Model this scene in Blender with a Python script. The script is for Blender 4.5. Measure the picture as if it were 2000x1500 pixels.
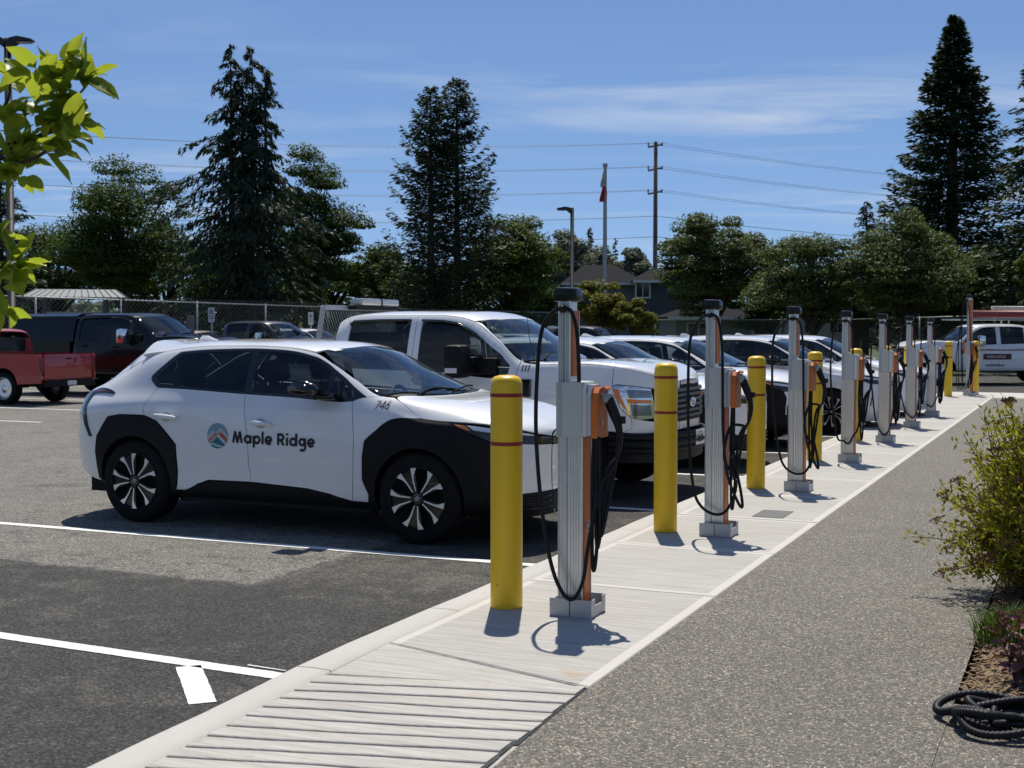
import bpy, bmesh, math, random
import numpy as np
from mathutils import Vector, Matrix
from mathutils.geometry import delaunay_2d_cdt

for o in list(bpy.data.objects): bpy.data.objects.remove(o)
scn = bpy.context.scene
COL = scn.collection
PI = math.pi
R = math.radians

# ------------------------------------------------------------------ camera
F, PITCH, CAMH = 2473.6, 0.042, 1.698          # focal length in pixels of the 2000 px wide photograph
cam_d = bpy.data.cameras.new('camera'); cam = bpy.data.objects.new('camera', cam_d); COL.objects.link(cam)
cam.location = (0, 0, CAMH); cam.rotation_euler = (PI/2 - PITCH, 0, 0)
cam_d.sensor_width = 36; cam_d.lens = 36*F/2000; cam_d.clip_start = .1; cam_d.clip_end = 3000
cam_d.dof.use_dof = True; cam_d.dof.focus_distance = 9.0; cam_d.dof.aperture_fstop = 7.0
scn.camera = cam

# ------------------------------------------------------------------ sky and sun
SUN_EL, SUN_AZ = R(63.5), 0.04                  # azimuth measured from +Y towards +X
W = bpy.data.worlds.new('World'); scn.world = W; W.use_nodes = True
nt = W.node_tree; nt.nodes.clear()
def wn(t, **k):
    n = nt.nodes.new(t)
    for a, b in k.items(): setattr(n, a, b)
    return n
out = wn('ShaderNodeOutputWorld'); bg = wn('ShaderNodeBackground'); bg.inputs[1].default_value = .095
sky = wn('ShaderNodeTexSky', sky_type='NISHITA', sun_disc=False, sun_elevation=SUN_EL, sun_rotation=SUN_AZ,
         altitude=0, air_density=1.0, dust_density=0., ozone_density=3.0)
tc = wn('ShaderNodeTexCoord'); sep = wn('ShaderNodeSeparateXYZ')
nt.links.new(tc.outputs['Generated'], sep.inputs[0])
# the photograph's sky stays blue down to the tree line: look the sky colour up a little higher
sv3 = wn('ShaderNodeVectorMath', operation='ADD'); sv3.inputs[1].default_value = (0, 0, .125); nt.links.new(tc.outputs['Generated'], sv3.inputs[0])
svn = wn('ShaderNodeVectorMath', operation='NORMALIZE'); nt.links.new(sv3.outputs[0], svn.inputs[0]); nt.links.new(svn.outputs[0], sky.inputs[0])
# project direction on a flat cloud layer: (x/z, y/z)
mz = wn('ShaderNodeMath', operation='MAXIMUM'); mz.inputs[1].default_value = 0; nt.links.new(sep.outputs[2], mz.inputs[0])
mx = wn('ShaderNodeMath', operation='ADD'); mx.inputs[1].default_value = .03; nt.links.new(mz.outputs[0], mx.inputs[0])
dx = wn('ShaderNodeMath', operation='DIVIDE'); dy = wn('ShaderNodeMath', operation='DIVIDE')
nt.links.new(sep.outputs[0], dx.inputs[0]); nt.links.new(mx.outputs[0], dx.inputs[1])
nt.links.new(sep.outputs[1], dy.inputs[0]); nt.links.new(mx.outputs[0], dy.inputs[1])
cmb = wn('ShaderNodeCombineXYZ'); nt.links.new(dx.outputs[0], cmb.inputs[0]); nt.links.new(dy.outputs[0], cmb.inputs[1])
mp = wn('ShaderNodeMapping'); mp.inputs['Rotation'].default_value = (0, 0, R(8)); mp.inputs['Scale'].default_value = (.5, 1.15, 1); mp.inputs['Location'].default_value = (3.2, 1.06, 0)
nt.links.new(cmb.outputs[0], mp.inputs[0])
n1 = wn('ShaderNodeTexNoise'); n1.inputs['Scale'].default_value = 1.15; n1.inputs['Detail'].default_value = 8; n1.inputs['Roughness'].default_value = .58; n1.inputs['Distortion'].default_value = .6
nt.links.new(mp.outputs[0], n1.inputs['Vector'])
n2 = wn('ShaderNodeTexNoise'); n2.inputs['Scale'].default_value = .33; n2.inputs['Detail'].default_value = 3
nt.links.new(mp.outputs[0], n2.inputs['Vector'])
r1 = wn('ShaderNodeMapRange'); r1.inputs[1].default_value = .475; r1.inputs[2].default_value = .71; nt.links.new(n1.outputs[0], r1.inputs[0])
r2 = wn('ShaderNodeMapRange'); r2.inputs[1].default_value = .41; r2.inputs[2].default_value = .60; nt.links.new(n2.outputs[0], r2.inputs[0])
cm = wn('ShaderNodeMath', operation='MULTIPLY'); nt.links.new(r1.outputs[0], cm.inputs[0]); nt.links.new(r2.outputs[0], cm.inputs[1])
cs = wn('ShaderNodeMath', operation='MULTIPLY'); cs.inputs[1].default_value = .72; nt.links.new(cm.outputs[0], cs.inputs[0])
hsv = wn('ShaderNodeHueSaturation'); hsv.inputs['Saturation'].default_value = 1.08; hsv.inputs['Hue'].default_value = .505
nt.links.new(sky.outputs[0], hsv.inputs['Color'])
mixc = wn('ShaderNodeMix', data_type='RGBA'); mixc.inputs[7].default_value = (7.2, 7.6, 8.2, 1)
nt.links.new(cs.outputs[0], mixc.inputs[0]); nt.links.new(hsv.outputs[0], mixc.inputs[6])
nt.links.new(mixc.outputs[2], bg.inputs[0]); nt.links.new(bg.outputs[0], out.inputs[0])

sd = bpy.data.lights.new('sun', 'SUN'); sd.energy = 4.55; sd.angle = R(.53); sd.color = (1, .94, .84)
sun = bpy.data.objects.new('sun', sd); COL.objects.link(sun)
sv = Vector((math.sin(SUN_AZ)*math.cos(SUN_EL), math.cos(SUN_AZ)*math.cos(SUN_EL), math.sin(SUN_EL)))
sun.rotation_euler = sv.to_track_quat('Z', 'Y').to_euler(); sun.location = (0, 0, 40)
vs = scn.view_settings; vs.view_transform = 'Standard'; vs.look = 'None'; vs.gamma = 1; vs.exposure = .12; vs.use_curve_mapping = False
scn.render.engine = 'CYCLES'; cy = scn.cycles
cy.use_denoising = True; cy.max_bounces = 7; cy.transparent_max_bounces = 12; cy.diffuse_bounces = 3; cy.glossy_bounces = 4
cy.caustics_reflective = False; cy.caustics_refractive = False; cy.sample_clamp_indirect = 6
try: cy.denoiser = 'OPENIMAGEDENOISE'
except Exception: pass

# ------------------------------------------------------------------ geometry of the view and of the parking row
TH = 0.425                                     # direction of the charger row from +Y towards +X
O = Vector((.346, 7.084, 0))                   # first charger
U = Vector((math.sin(TH), math.cos(TH), 0)); V = Vector((-math.cos(TH), math.sin(TH), 0))
ZC = .11                                       # top of the raised concrete
def row(u, v, z=0): p = O + U*u + V*v; return Vector((p.x, p.y, z))
def ray(px, py):
    a = (px-1000)/F; b = (750-py)/F
    return Vector((a, math.cos(PITCH)+b*math.sin(PITCH), b*math.cos(PITCH)-math.sin(PITCH)))
def at(px, py, Y):                              # the point at depth Y on the ray of a pixel
    d = ray(px, py); t = Y/d.y; return Vector((d.x*t, Y, CAMH+d.z*t))
def ground(px, py, z=0):
    d = ray(px, py); t = (z-CAMH)/d.z; return Vector((d.x*t, d.y*t, z))

# ------------------------------------------------------------------ materials
MATS = {}
def _nm(name):
    m = bpy.data.materials.new(name); m.use_nodes = True; return m, m.node_tree, m.node_tree.nodes['Principled BSDF']
def N(t, kind, **k):
    n = t.nodes.new(kind)
    for a, b in k.items(): setattr(n, a, b)
    return n
def setin(n, **k):
    for a, b in k.items(): n.inputs[a.replace('_', ' ')].default_value = b
def noise(t, vec, scale, detail=4, rough=.55):
    n = N(t, 'ShaderNodeTexNoise'); setin(n, Scale=scale, Detail=detail, Roughness=rough)
    if vec is not None: t.links.new(vec, n.inputs['Vector'])
    return n.outputs[0]
def ramp(t, fac, stops):
    n = N(t, 'ShaderNodeValToRGB'); e = n.color_ramp.elements
    while len(e) < len(stops): e.new(.5)
    for i, (p, c) in enumerate(stops): e[i].position = p; e[i].color = (*c, 1) if len(c) == 3 else c
    t.links.new(fac, n.inputs[0]); return n.outputs[0]
def mixcol(t, fac, a, b, mode='MIX'):
    n = N(t, 'ShaderNodeMix', data_type='RGBA', blend_type=mode)
    for s, i in ((fac, 0), (a, 6), (b, 7)):
        if isinstance(s, (int, float)): n.inputs[i].default_value = s
        elif isinstance(s, tuple): n.inputs[i].default_value = (*s, 1)
        else: t.links.new(s, n.inputs[i])
    return n.outputs[2]
def math_(t, op, a, b=None):
    n = N(t, 'ShaderNodeMath', operation=op)
    for i, s in enumerate((a, b)):
        if s is None: continue
        if isinstance(s, (int, float)): n.inputs[i].default_value = s
        else: t.links.new(s, n.inputs[i])
    return n.outputs[0]
def mrange(t, v, a, b, c=0., d=1.):
    n = N(t, 'ShaderNodeMapRange'); n.inputs[1].default_value = a; n.inputs[2].default_value = b; n.inputs[3].default_value = c; n.inputs[4].default_value = d
    t.links.new(v, n.inputs[0]); return n.outputs[0]
def bump(t, p, h, strength=.3, dist=.01):
    n = N(t, 'ShaderNodeBump'); setin(n, Strength=strength, Distance=dist); t.links.new(h, n.inputs['Height']); t.links.new(n.outputs[0], p.inputs['Normal'])
def objco(t): return N(t, 'ShaderNodeTexCoord').outputs['Object']
def mapping(t, vec, scale=(1, 1, 1), rot=(0, 0, 0), loc=(0, 0, 0)):
    n = N(t, 'ShaderNodeMapping'); n.inputs['Scale'].default_value = scale; n.inputs['Rotation'].default_value = rot; n.inputs['Location'].default_value = loc
    t.links.new(vec, n.inputs[0]); return n.outputs[0]

def mat(name, col, rough=.5, metal=0., var=.12, vscale=6., bumpy=0., bscale=60., coat=0., spec=.5):
    if name in MATS: return MATS[name]
    m, t, p = _nm(name); co = objco(t)
    f = noise(t, co, vscale, 5)
    a = tuple(min(1, c*(1-var)) for c in col); b = tuple(min(1, c*(1+var)) for c in col)
    t.links.new(mixcol(t, f, a, b), p.inputs['Base Color'])
    t.links.new(mrange(t, f, .2, .8, max(.02, rough*.88), min(1, rough*1.12)), p.inputs['Roughness'])
    setin(p, Metallic=metal); p.inputs['Specular IOR Level'].default_value = spec
    p.inputs['Coat Weight'].default_value = coat; p.inputs['Coat Roughness'].default_value = .03
    if bumpy: bump(t, p, noise(t, co, bscale, 4), bumpy, .004)
    MATS[name] = m; return m
def mat_paint(name, col, flake=0.):
    if name in MATS: return MATS[name]
    m, t, p = _nm(name); co = objco(t)
    dirt = mrange(t, noise(t, co, 3.5, 6, .65), .45, .75, 0, .02+.10*max(col))
    t.links.new(mixcol(t, dirt, col, (.30, .28, .25)), p.inputs['Base Color'])
    setin(p, Roughness=.38, Metallic=flake); p.inputs['Coat Weight'].default_value = 1; p.inputs['Coat Roughness'].default_value = .025
    MATS[name] = m; return m
def mat_glass(name, tint, ior=1.5):
    if name in MATS: return MATS[name]
    m = bpy.data.materials.new(name); m.use_nodes = True; t = m.node_tree; t.nodes.clear()
    o = N(t, 'ShaderNodeOutputMaterial'); mx = N(t, 'ShaderNodeMixShader'); tr = N(t, 'ShaderNodeBsdfTransparent'); gl = N(t, 'ShaderNodeBsdfGlossy'); fr = N(t, 'ShaderNodeFresnel')
    fr.inputs[0].default_value = ior; tr.inputs[0].default_value = (*tint, 1); gl.inputs['Roughness'].default_value = .02; gl.inputs['Color'].default_value = (.95, .97, 1, 1)
    k = math_(t, 'MULTIPLY', fr.outputs[0], mrange(t, noise(t, objco(t), 4, 3), .3, .7, .85, 1.1))
    t.links.new(k, mx.inputs[0]); t.links.new(tr.outputs[0], mx.inputs[1]); t.links.new(gl.outputs[0], mx.inputs[2]); t.links.new(mx.outputs[0], o.inputs[0])
    MATS[name] = m; return m
def mat_leaf(name, col, col2, trans=.35, rough=.55, nscale=.5, tcol=None):
    if name in MATS: return MATS[name]
    m, t, p = _nm(name); o = t.nodes['Material Output']
    g = N(t, 'ShaderNodeNewGeometry'); big = noise(t, objco(t), nscale, 3)
    f = math_(t, 'ADD', math_(t, 'MULTIPLY', g.outputs['Random Per Island'], .55), math_(t, 'MULTIPLY', big, .5))
    c = mixcol(t, mrange(t, f, .15, .9), col, col2)
    t.links.new(c, p.inputs['Base Color']); setin(p, Roughness=rough); p.inputs['Specular IOR Level'].default_value = .18
    tr = N(t, 'ShaderNodeBsdfTranslucent'); mx = N(t, 'ShaderNodeMixShader'); mx.inputs[0].default_value = trans
    tm = mixcol(t, .5, c, tcol) if tcol else mixcol(t, 1., c, (1.25, 1.35, .6), 'MULTIPLY')
    t.links.new(tm, tr.inputs[0]); t.links.new(p.outputs[0], mx.inputs[1]); t.links.new(tr.outputs[0], mx.inputs[2]); t.links.new(mx.outputs[0], o.inputs[0])
    MATS[name] = m; return m

M_white = mat_paint('white_paint', (.80, .805, .81))
M_clad = mat('black_cladding', (.0065, .0065, .0075), .6, spec=.22, var=.25, bumpy=.1, bscale=400)
M_blackgloss = mat('gloss_black', (.006, .006, .008), .12, var=.2, coat=.5)
M_rubber = mat('tyre_rubber', (.008, .008, .008), .8, spec=.2, var=.3, vscale=20, bumpy=.2, bscale=120)
M_silver = mat('machined_alloy', (.80, .80, .80), .32, .9, var=.06)
M_dark = mat('dark_void', (.004, .004, .005), .9)
M_interior = mat('interior_trim', (.02, .02, .022), .7)
M_seat = mat('seat_fabric', (.03, .03, .033), .85, bumpy=.2, bscale=200)
M_chrome = mat('chrome', (.75, .75, .76), .12, 1., var=.04)
M_gl_wind = mat_glass('windscreen_glass', (.66, .74, .72)); M_gl_front = mat_glass('door_glass', (.62, .68, .66)); M_gl_dark = mat_glass('privacy_glass', (.15, .17, .17))
M_lamp = mat('lamp_lens', (.75, .77, .8), .15, .25, var=.08, coat=1.); M_amber = mat('amber_lens', (.75, .20, .015), .2, coat=1.)
M_red = mat('red_lens', (.16, .008, .01), .2, coat=1.)
M_ink = mat('black_vinyl', (.008, .008, .009), .5)
M_galv = mat('galvanised_steel', (.42, .43, .44), .5, .55, var=.18, vscale=9)

# ------------------------------------------------------------------ object helpers
def link(o, parent=None):
    COL.objects.link(o)
    if parent is not None: o.parent = parent
    return o
def tag(o, label=None, cat=None, group=None, kind=None):
    for k, v in (('label', label), ('category', cat), ('group', group), ('kind', kind)):
        if v: o[k] = v
    return o
def empty(name, loc=(0, 0, 0), rz=0., **k):
    o = bpy.data.objects.new(name, None); o.empty_display_size = .2; o.location = loc; o.rotation_euler = (0, 0, rz); link(o); return tag(o, **k)
def mesh(name, verts, faces, m, parent=None, smooth=False, mats=None, midx=None):
    me = bpy.data.meshes.new(name); me.from_pydata([tuple(v) for v in verts], [], [tuple(f) for f in faces])
    for q in (mats or [m]): me.materials.append(q)
    if midx is not None: me.polygons.foreach_set('material_index', midx)
    if smooth: me.polygons.foreach_set('use_smooth', [True]*len(me.polygons))
    me.update(); return link(bpy.data.objects.new(name, me), parent)
class MB:
    """collects shapes for one mesh"""
    def __init__(s): s.v = []; s.f = []
    def add(s, v, f):
        n = len(s.v); s.v += [Vector(q) for q in v]; s.f += [tuple(i+n for i in q) for q in f]; return s
    def box(s, lo, hi, ch=0.):
        x0, y0, z0 = lo; x1, y1, z1 = hi
        if ch <= 0:
            v = [(x, y, z) for z in (z0, z1) for y in (y0, y1) for x in (x0, x1)]
            return s.add(v, [(0, 2, 3, 1), (4, 5, 7, 6), (0, 1, 5, 4), (2, 6, 7, 3), (0, 4, 6, 2), (1, 3, 7, 5)])
        b = bmesh.new(); bmesh.ops.create_cube(b, size=1)
        for q in b.verts: q.co = Vector(((q.co.x+.5)*(x1-x0)+x0, (q.co.y+.5)*(y1-y0)+y0, (q.co.z+.5)*(z1-z0)+z0))
        bmesh.ops.bevel(b, geom=b.edges[:], offset=ch, segments=2, affect='EDGES', profile=.6)
        b.verts.index_update(); v = [q.co.copy() for q in b.verts]; f = [[k.index for k in q.verts] for q in b.faces]; b.free(); return s.add(v, f)
    def tube(s, pts, r, n=8, cap=True, closed=False):
        P = [Vector(p) for p in pts]; rr = r if isinstance(r, (list, tuple)) else [r]*len(P)
        rings = []; up = Vector((0, 0, 1)); prev = None
        for i, p in enumerate(P):
            if closed: d = P[(i+1) % len(P)]-P[i-1]
            else: d = P[min(i+1, len(P)-1)]-P[max(i-1, 0)]
            d = d.normalized() if d.length > 1e-9 else Vector((0, 0, 1))
            a = prev - d*prev.dot(d) if prev is not None else d.cross(up if abs(d.z) < .95 else Vector((1, 0, 0)))
            if a.length < 1e-6: a = d.orthogonal()
            a.normalize(); prev = a; b = d.cross(a)
            rings.append([p + (a*math.cos(2*PI*k/n)+b*math.sin(2*PI*k/n))*rr[i] for k in range(n)])
        v = [q for g in rings for q in g]; f = []
        m = len(P)
        for i in range(m if closed else m-1):
            j = (i+1) % m
            for k in range(n): f.append((i*n+k, i*n+(k+1) % n, j*n+(k+1) % n, j*n+k))
        if cap and not closed: f.append(tuple(range(n-1, -1, -1))); f.append(tuple((m-1)*n+k for k in range(n)))
        return s.add(v, f)
    def lathe(s, prof, n=32, axis='z', org=(0, 0, 0)):
        v = []; f = []; ox, oy, oz = org
        for r, h in prof:
            for k in range(n):
                a = 2*PI*k/n; c, q = r*math.cos(a), r*math.sin(a)
                v.append((c+ox, q+oy, h+oz) if axis == 'z' else (c+ox, h+oy, q+oz))
        for i in range(len(prof)-1):
            for k in range(n):
                q = (i*n+k, i*n+(k+1) % n, (i+1)*n+(k+1) % n, (i+1)*n+k)
                f.append(q if axis == 'z' else q[::-1])
        return s.add(v, f)
    def prism(s, pts, lo, hi, axis='z'):
        """polygon in the two other axes, extruded along axis"""
        n = len(pts)
        def P(a, b, h): return {'z': (a, b, h), 'y': (a, h, b), 'x': (h, a, b)}[axis]
        v = [P(a, b, lo) for a, b in pts] + [P(a, b, hi) for a, b in pts]
        f = [tuple(range(n-1, -1, -1)), tuple(range(n, 2*n))] + [(i, (i+1) % n, (i+1) % n+n, i+n) for i in range(n)]
        return s.add(v, f)
    def build(s, name, m, parent=None, smooth=False, angle=None):
        o = mesh(name, s.v, s.f, m, parent, smooth or angle is not None)
        b = bmesh.new(); b.from_mesh(o.data); bmesh.ops.recalc_face_normals(b, faces=b.faces)
        if angle is not None:
            for e in b.edges:
                if len(e.link_faces) == 2 and e.calc_face_angle(0) > angle: e.smooth = False
        b.to_mesh(o.data); b.free(); return o
def copy_tree(o, parent=None):
    c = o.copy(); link(c)
    c.parent = parent
    if parent is not None: c.matrix_parent_inverse = o.matrix_parent_inverse.copy()
    for ch in o.children: copy_tree(ch, c)
    return c
def smooth_path(P, k=8):
    P = [Vector(p) for p in P]; out = []
    for i in range(len(P)-1):
        p0, p1, p2, p3 = P[max(i-1, 0)], P[i], P[i+1], P[min(i+2, len(P)-1)]
        for j in range(k):
            t = j/k
            out.append(.5*((2*p1)+(p2-p0)*t+(2*p0-5*p1+4*p2-p3)*t*t+(3*p1-p0-3*p2+p3)*t*t*t))
    out.append(P[-1]); return out
def text2d(body, size, bold=0., shear=0.):
    cu = bpy.data.curves.new('txt', 'FONT'); cu.body = body; cu.size = size; cu.offset = bold; cu.shear = shear; cu.resolution_u = 3
    o = bpy.data.objects.new('txt', cu); COL.objects.link(o); dg = bpy.context.evaluated_depsgraph_get()
    me = bpy.data.meshes.new_from_object(o.evaluated_get(dg))
    v = np.array([q.co[:2] for q in me.vertices]); f = [tuple(p.vertices) for p in me.polygons]
    bpy.data.objects.remove(o); bpy.data.curves.remove(cu); bpy.data.meshes.remove(me); return v, f
ROWM = Matrix.Translation(O) @ Matrix.Rotation(-TH, 4, 'Z')     # row frame: local x = -v (towards the path), local y = u
def inrow(o): o.matrix_world = ROWM.copy(); return o
#@@PART2
# ================================================================== SETTING
def m_asphalt():
    m, t, p = _nm('asphalt'); co = objco(t); s = N(t, 'ShaderNodeSeparateXYZ'); t.links.new(co, s.inputs[0])
    wob = math_(t, 'MULTIPLY', math_(t, 'SUBTRACT', noise(t, co, 5., 8, .75), .5), .30)
    x = math_(t, 'ADD', s.outputs[0], wob); y = math_(t, 'ADD', s.outputs[1], wob)
    new1 = mrange(t, y, .40, .28); new2 = mrange(t, x, -2.50, -2.36)
    new = math_(t, 'MAXIMUM', new1, new2)
    fine = noise(t, co, 190, 3, .7); grain = noise(t, co, 75, 4, .75); big = noise(t, co, .7, 5, .62); mid = noise(t, co, 3.2, 6, .65)
    oldc = mixcol(t, big, (.135, .131, .121), (.212, .205, .188))
    oldc = mixcol(t, mrange(t, mid, .52, .72), oldc, (.105, .100, .094))
    newc = mixcol(t, big, (.040, .0395, .039), (.060, .059, .057))
    dust = math_(t, 'MULTIPLY', mrange(t, mid, .47, .70), mrange(t, big, .40, .60))
    newc = mixcol(t, math_(t, 'MULTIPLY', dust, .8), newc, (.125, .118, .104))
    d3 = math_(t, 'MULTIPLY', math_(t, 'MULTIPLY', mrange(t, y, .45, .85), mrange(t, y, 2.6, 1.6)), mrange(t, mid, .30, .60))
    newc = mixcol(t, math_(t, 'MULTIPLY', d3, .7), newc, (.12, .113, .10))
    c = mixcol(t, new, oldc, newc)
    seam = math_(t, 'MAXIMUM', math_(t, 'MULTIPLY', mrange(t, math_(t, 'ABSOLUTE', math_(t, 'ADD', y, -.33)), .035, .0), mrange(t, x, -2.3, -2.5)), math_(t, 'MULTIPLY', mrange(t, math_(t, 'ABSOLUTE', math_(t, 'ADD', x, 2.43)), .03, 0), mrange(t, y, .3, .36)))
    c = mixcol(t, math_(t, 'MULTIPLY', seam, .6), c, (.035, .034, .033))
    c = mixcol(t, mrange(t, math_(t, 'ADD', math_(t, 'MULTIPLY', fine, .45), math_(t, 'MULTIPLY', grain, .55)), .38, .62, .0, 1.), mixcol(t, 1., c, (.38, .38, .38), 'MULTIPLY'), mixcol(t, 1., c, (1.7, 1.69, 1.65), 'MULTIPLY'))
    stn = N(t, 'ShaderNodeTexVoronoi'); setin(stn, Scale=85.); t.links.new(co, stn.inputs['Vector']); ssc = N(t, 'ShaderNodeSeparateColor'); t.links.new(stn.outputs['Color'], ssc.inputs[0])
    c = mixcol(t, 1., c, ramp(t, ssc.outputs[0], [(0., (.48, .48, .48)), (.45, (.86, .86, .85)), (.8, (1.22, 1.21, 1.18)), (1., (2.0, 1.97, 1.9))]), 'MULTIPLY')
    spk = N(t, 'ShaderNodeTexVoronoi'); setin(spk, Scale=22.); t.links.new(co, spk.inputs['Vector'])
    sp = math_(t, 'MULTIPLY', mrange(t, spk.outputs['Distance'], .085, .05), mrange(t, noise(t, co, 1.3, 2), .58, .62))
    c = mixcol(t, math_(t, 'MULTIPLY', sp, .8), c, (.55, .54, .5))
    oil = math_(t, 'MULTIPLY', mrange(t, noise(t, co, 1.1, 5, .55), .62, .72), .55)
    c = mixcol(t, oil, c, mixcol(t, 1., c, (.45, .44, .43), 'MULTIPLY'))
    tyre = math_(t, 'MULTIPLY', mrange(t, noise(t, mapping(t, co, (.22, 3.2, 1)), 1.6, 4, .6), .56, .70), .35)
    c = mixcol(t, tyre, c, mixcol(t, 1., c, (.55, .55, .55), 'MULTIPLY'))
    crk = math_(t, 'MULTIPLY', mrange(t, math_(t, 'ABSOLUTE', math_(t, 'SUBTRACT', noise(t, co, .45, 7, .62), .5)), .0035, .001), mrange(t, noise(t, co, .3, 2), .5, .56))
    c = mixcol(t, math_(t, 'MULTIPLY', crk, .75), c, (.02, .02, .02))
    t.links.new(c, p.inputs['Base Color']); setin(p, Roughness=.88); p.inputs['Specular IOR Level'].default_value = .25
    bump(t, p, math_(t, 'ADD', fine, grain), .55, .006); return m
M_asph = m_asphalt()
def m_concrete(name, border=None, rough_lines=True, base=((.40, .384, .350), (.52, .50, .46))):
    m, t, p = _nm(name); co = objco(t)
    big = noise(t, co, 1.3, 5, .6); fine = noise(t, co, 150, 3, .7); mid = noise(t, co, 9, 5, .6)
    c = mixcol(t, big, base[0], base[1])
    lines = noise(t, mapping(t, co, (1.6, 60, 1)), 1.6, 4, .65)
    l2 = noise(t, mapping(t, co, (.8, 22, 1)), 1.0, 4, .6)
    if rough_lines:
        c = mixcol(t, mrange(t, lines, .3, .7), mixcol(t, 1., c, (.70, .70, .70), 'MULTIPLY'), mixcol(t, 1., c, (1.16, 1.16, 1.16), 'MULTIPLY'))
        c = mixcol(t, mrange(t, l2, .45, .7, 0, .55), c, mixcol(t, 1., c, (.76, .74, .71), 'MULTIPLY'))
    c = mixcol(t, mrange(t, mid, .60, .80, 0, .45), c, (.30, .265, .215))
    rust = math_(t, 'MULTIPLY', mrange(t, noise(t, co, 2.3, 4), .66, .78), mrange(t, noise(t, co, .55, 2), .55, .62))
    c = mixcol(t, math_(t, 'MULTIPLY', rust, .6), c, (.40, .23, .10))
    pits = N(t, 'ShaderNodeTexVoronoi'); setin(pits, Scale=13.); t.links.new(co, pits.inputs['Vector'])
    pit = math_(t, 'MULTIPLY', mrange(t, pits.outputs['Distance'], .07, .045), mrange(t, noise(t, co, 3.1, 2), .55, .6))
    c = mixcol(t, math_(t, 'MULTIPLY', pit, .7), c, (.09, .085, .08))
    h = math_(t, 'ADD', math_(t, 'MULTIPLY', lines, 1. if rough_lines else .1), math_(t, 'MULTIPLY', fine, .4))
    if border:
        s = N(t, 'ShaderNodeSeparateXYZ'); t.links.new(co, s.inputs[0])
        ex = mrange(t, math_(t, 'ABSOLUTE', s.outputs[0]), border[0]-.062, border[0]-.054)
        ey = mrange(t, math_(t, 'ABSOLUTE', s.outputs[1]), border[1]-.062, border[1]-.054)
        e = math_(t, 'MAXIMUM', ex, ey)
        c = mixcol(t, math_(t, 'MULTIPLY', e, .75), c, (.58, .555, .505))
        h = math_(t, 'ADD', math_(t, 'MULTIPLY', h, math_(t, 'SUBTRACT', 1., e)), math_(t, 'MULTIPLY', e, .8))
    t.links.new(c, p.inputs['Base Color']); setin(p, Roughness=.85); p.inputs['Specular IOR Level'].default_value = .3
    bump(t, p, h, .45, .004); return m
def m_aggregate():
    m, t, p = _nm('exposed_aggregate'); co = objco(t)
    wv = mapping(t, co, (1, 1, 1))
    v = N(t, 'ShaderNodeTexVoronoi'); setin(v, Scale=100., Randomness=1.); t.links.new(wv, v.inputs['Vector'])
    v2 = N(t, 'ShaderNodeTexVoronoi', feature='DISTANCE_TO_EDGE'); setin(v2, Scale=100., Randomness=1.); t.links.new(wv, v2.inputs['Vector'])
    s = N(t, 'ShaderNodeSeparateColor'); t.links.new(v.outputs['Color'], s.inputs[0])
    st = ramp(t, s.outputs[0], [(0., (.04, .038, .034)), (.25, (.11, .103, .09)), (.5, (.18, .168, .142)), (.72, (.27, .248, .20)), (.9, (.40, .37, .30)), (1., (.60, .57, .49))])
    c = mixcol(t, mrange(t, v2.outputs['Distance'], .05, .16), (.085, .082, .076), st)
    big = noise(t, co, .9, 4); c = mixcol(t, mrange(t, big, .3, .7, .0, .4), c, mixcol(t, 1., c, (.60, .58, .55), 'MULTIPLY')); c = mixcol(t, 1., c, (1.05, 1.01, .95), 'MULTIPLY')
    t.links.new(c, p.inputs['Base Color']); setin(p, Roughness=.75)
    bump(t, p, math_(t, 'ADD', v2.outputs['Distance'], math_(t, 'MULTIPLY', noise(t, co, 300, 2), .08)), .8, .008); return m
M_agg = m_aggregate()
M_conc = m_concrete('broomed_concrete', (.605, .79)); M_conc1 = m_concrete('broomed_concrete_end', (.605, 9.)); M_kerb = m_concrete('kerb_concrete', None, False, ((.44, .424, .388), (.55, .532, .49)))
M_ramp = m_concrete('ramp_concrete', None, True, ((.44, .424, .386), (.54, .522, .478)))
def m_paintline():
    m, t, p = _nm('line_paint'); co = objco(t)
    f = noise(t, co, 45, 5, .7); w = noise(t, co, 6, 4)
    c = mixcol(t, mrange(t, f, .62, .70, 0, .8), (.74, .735, .70), (.2, .195, .185)); c = mixcol(t, mrange(t, w, .5, .75, 0, .3), c, (.55, .53, .49))
    t.links.new(c, p.inputs['Base Color']); setin(p, Roughness=.7); bump(t, p, noise(t, co, 160, 3), .35, .004); return m
M_line = m_paintline()
M_mulch = mat('mulch', (.10, .062, .038), .95, var=.55, vscale=60, bumpy=.9, bscale=90)
M_grass = mat('grass_ground', (.055, .075, .022), .9, var=.4, vscale=3, bumpy=.5, bscale=40)

# ground to the horizon
g = mesh('ground', [(-1500, -300, -.06), (1500, -300, -.06), (1500, 2500, -.06), (-1500, 2500, -.06)], [(0, 1, 2, 3)], M_grass); tag(g, kind='structure')
g = inrow(mesh('asphalt_lot', [(-60, -30, 0), (-.825, -30, 0), (-.825, 27.6, 0), (24, 27.6, 0), (24, 46, 0), (-60, 46, 0)], [(0, 1, 2, 3, 4, 5)], M_asph)); tag(g, kind='structure')
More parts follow.
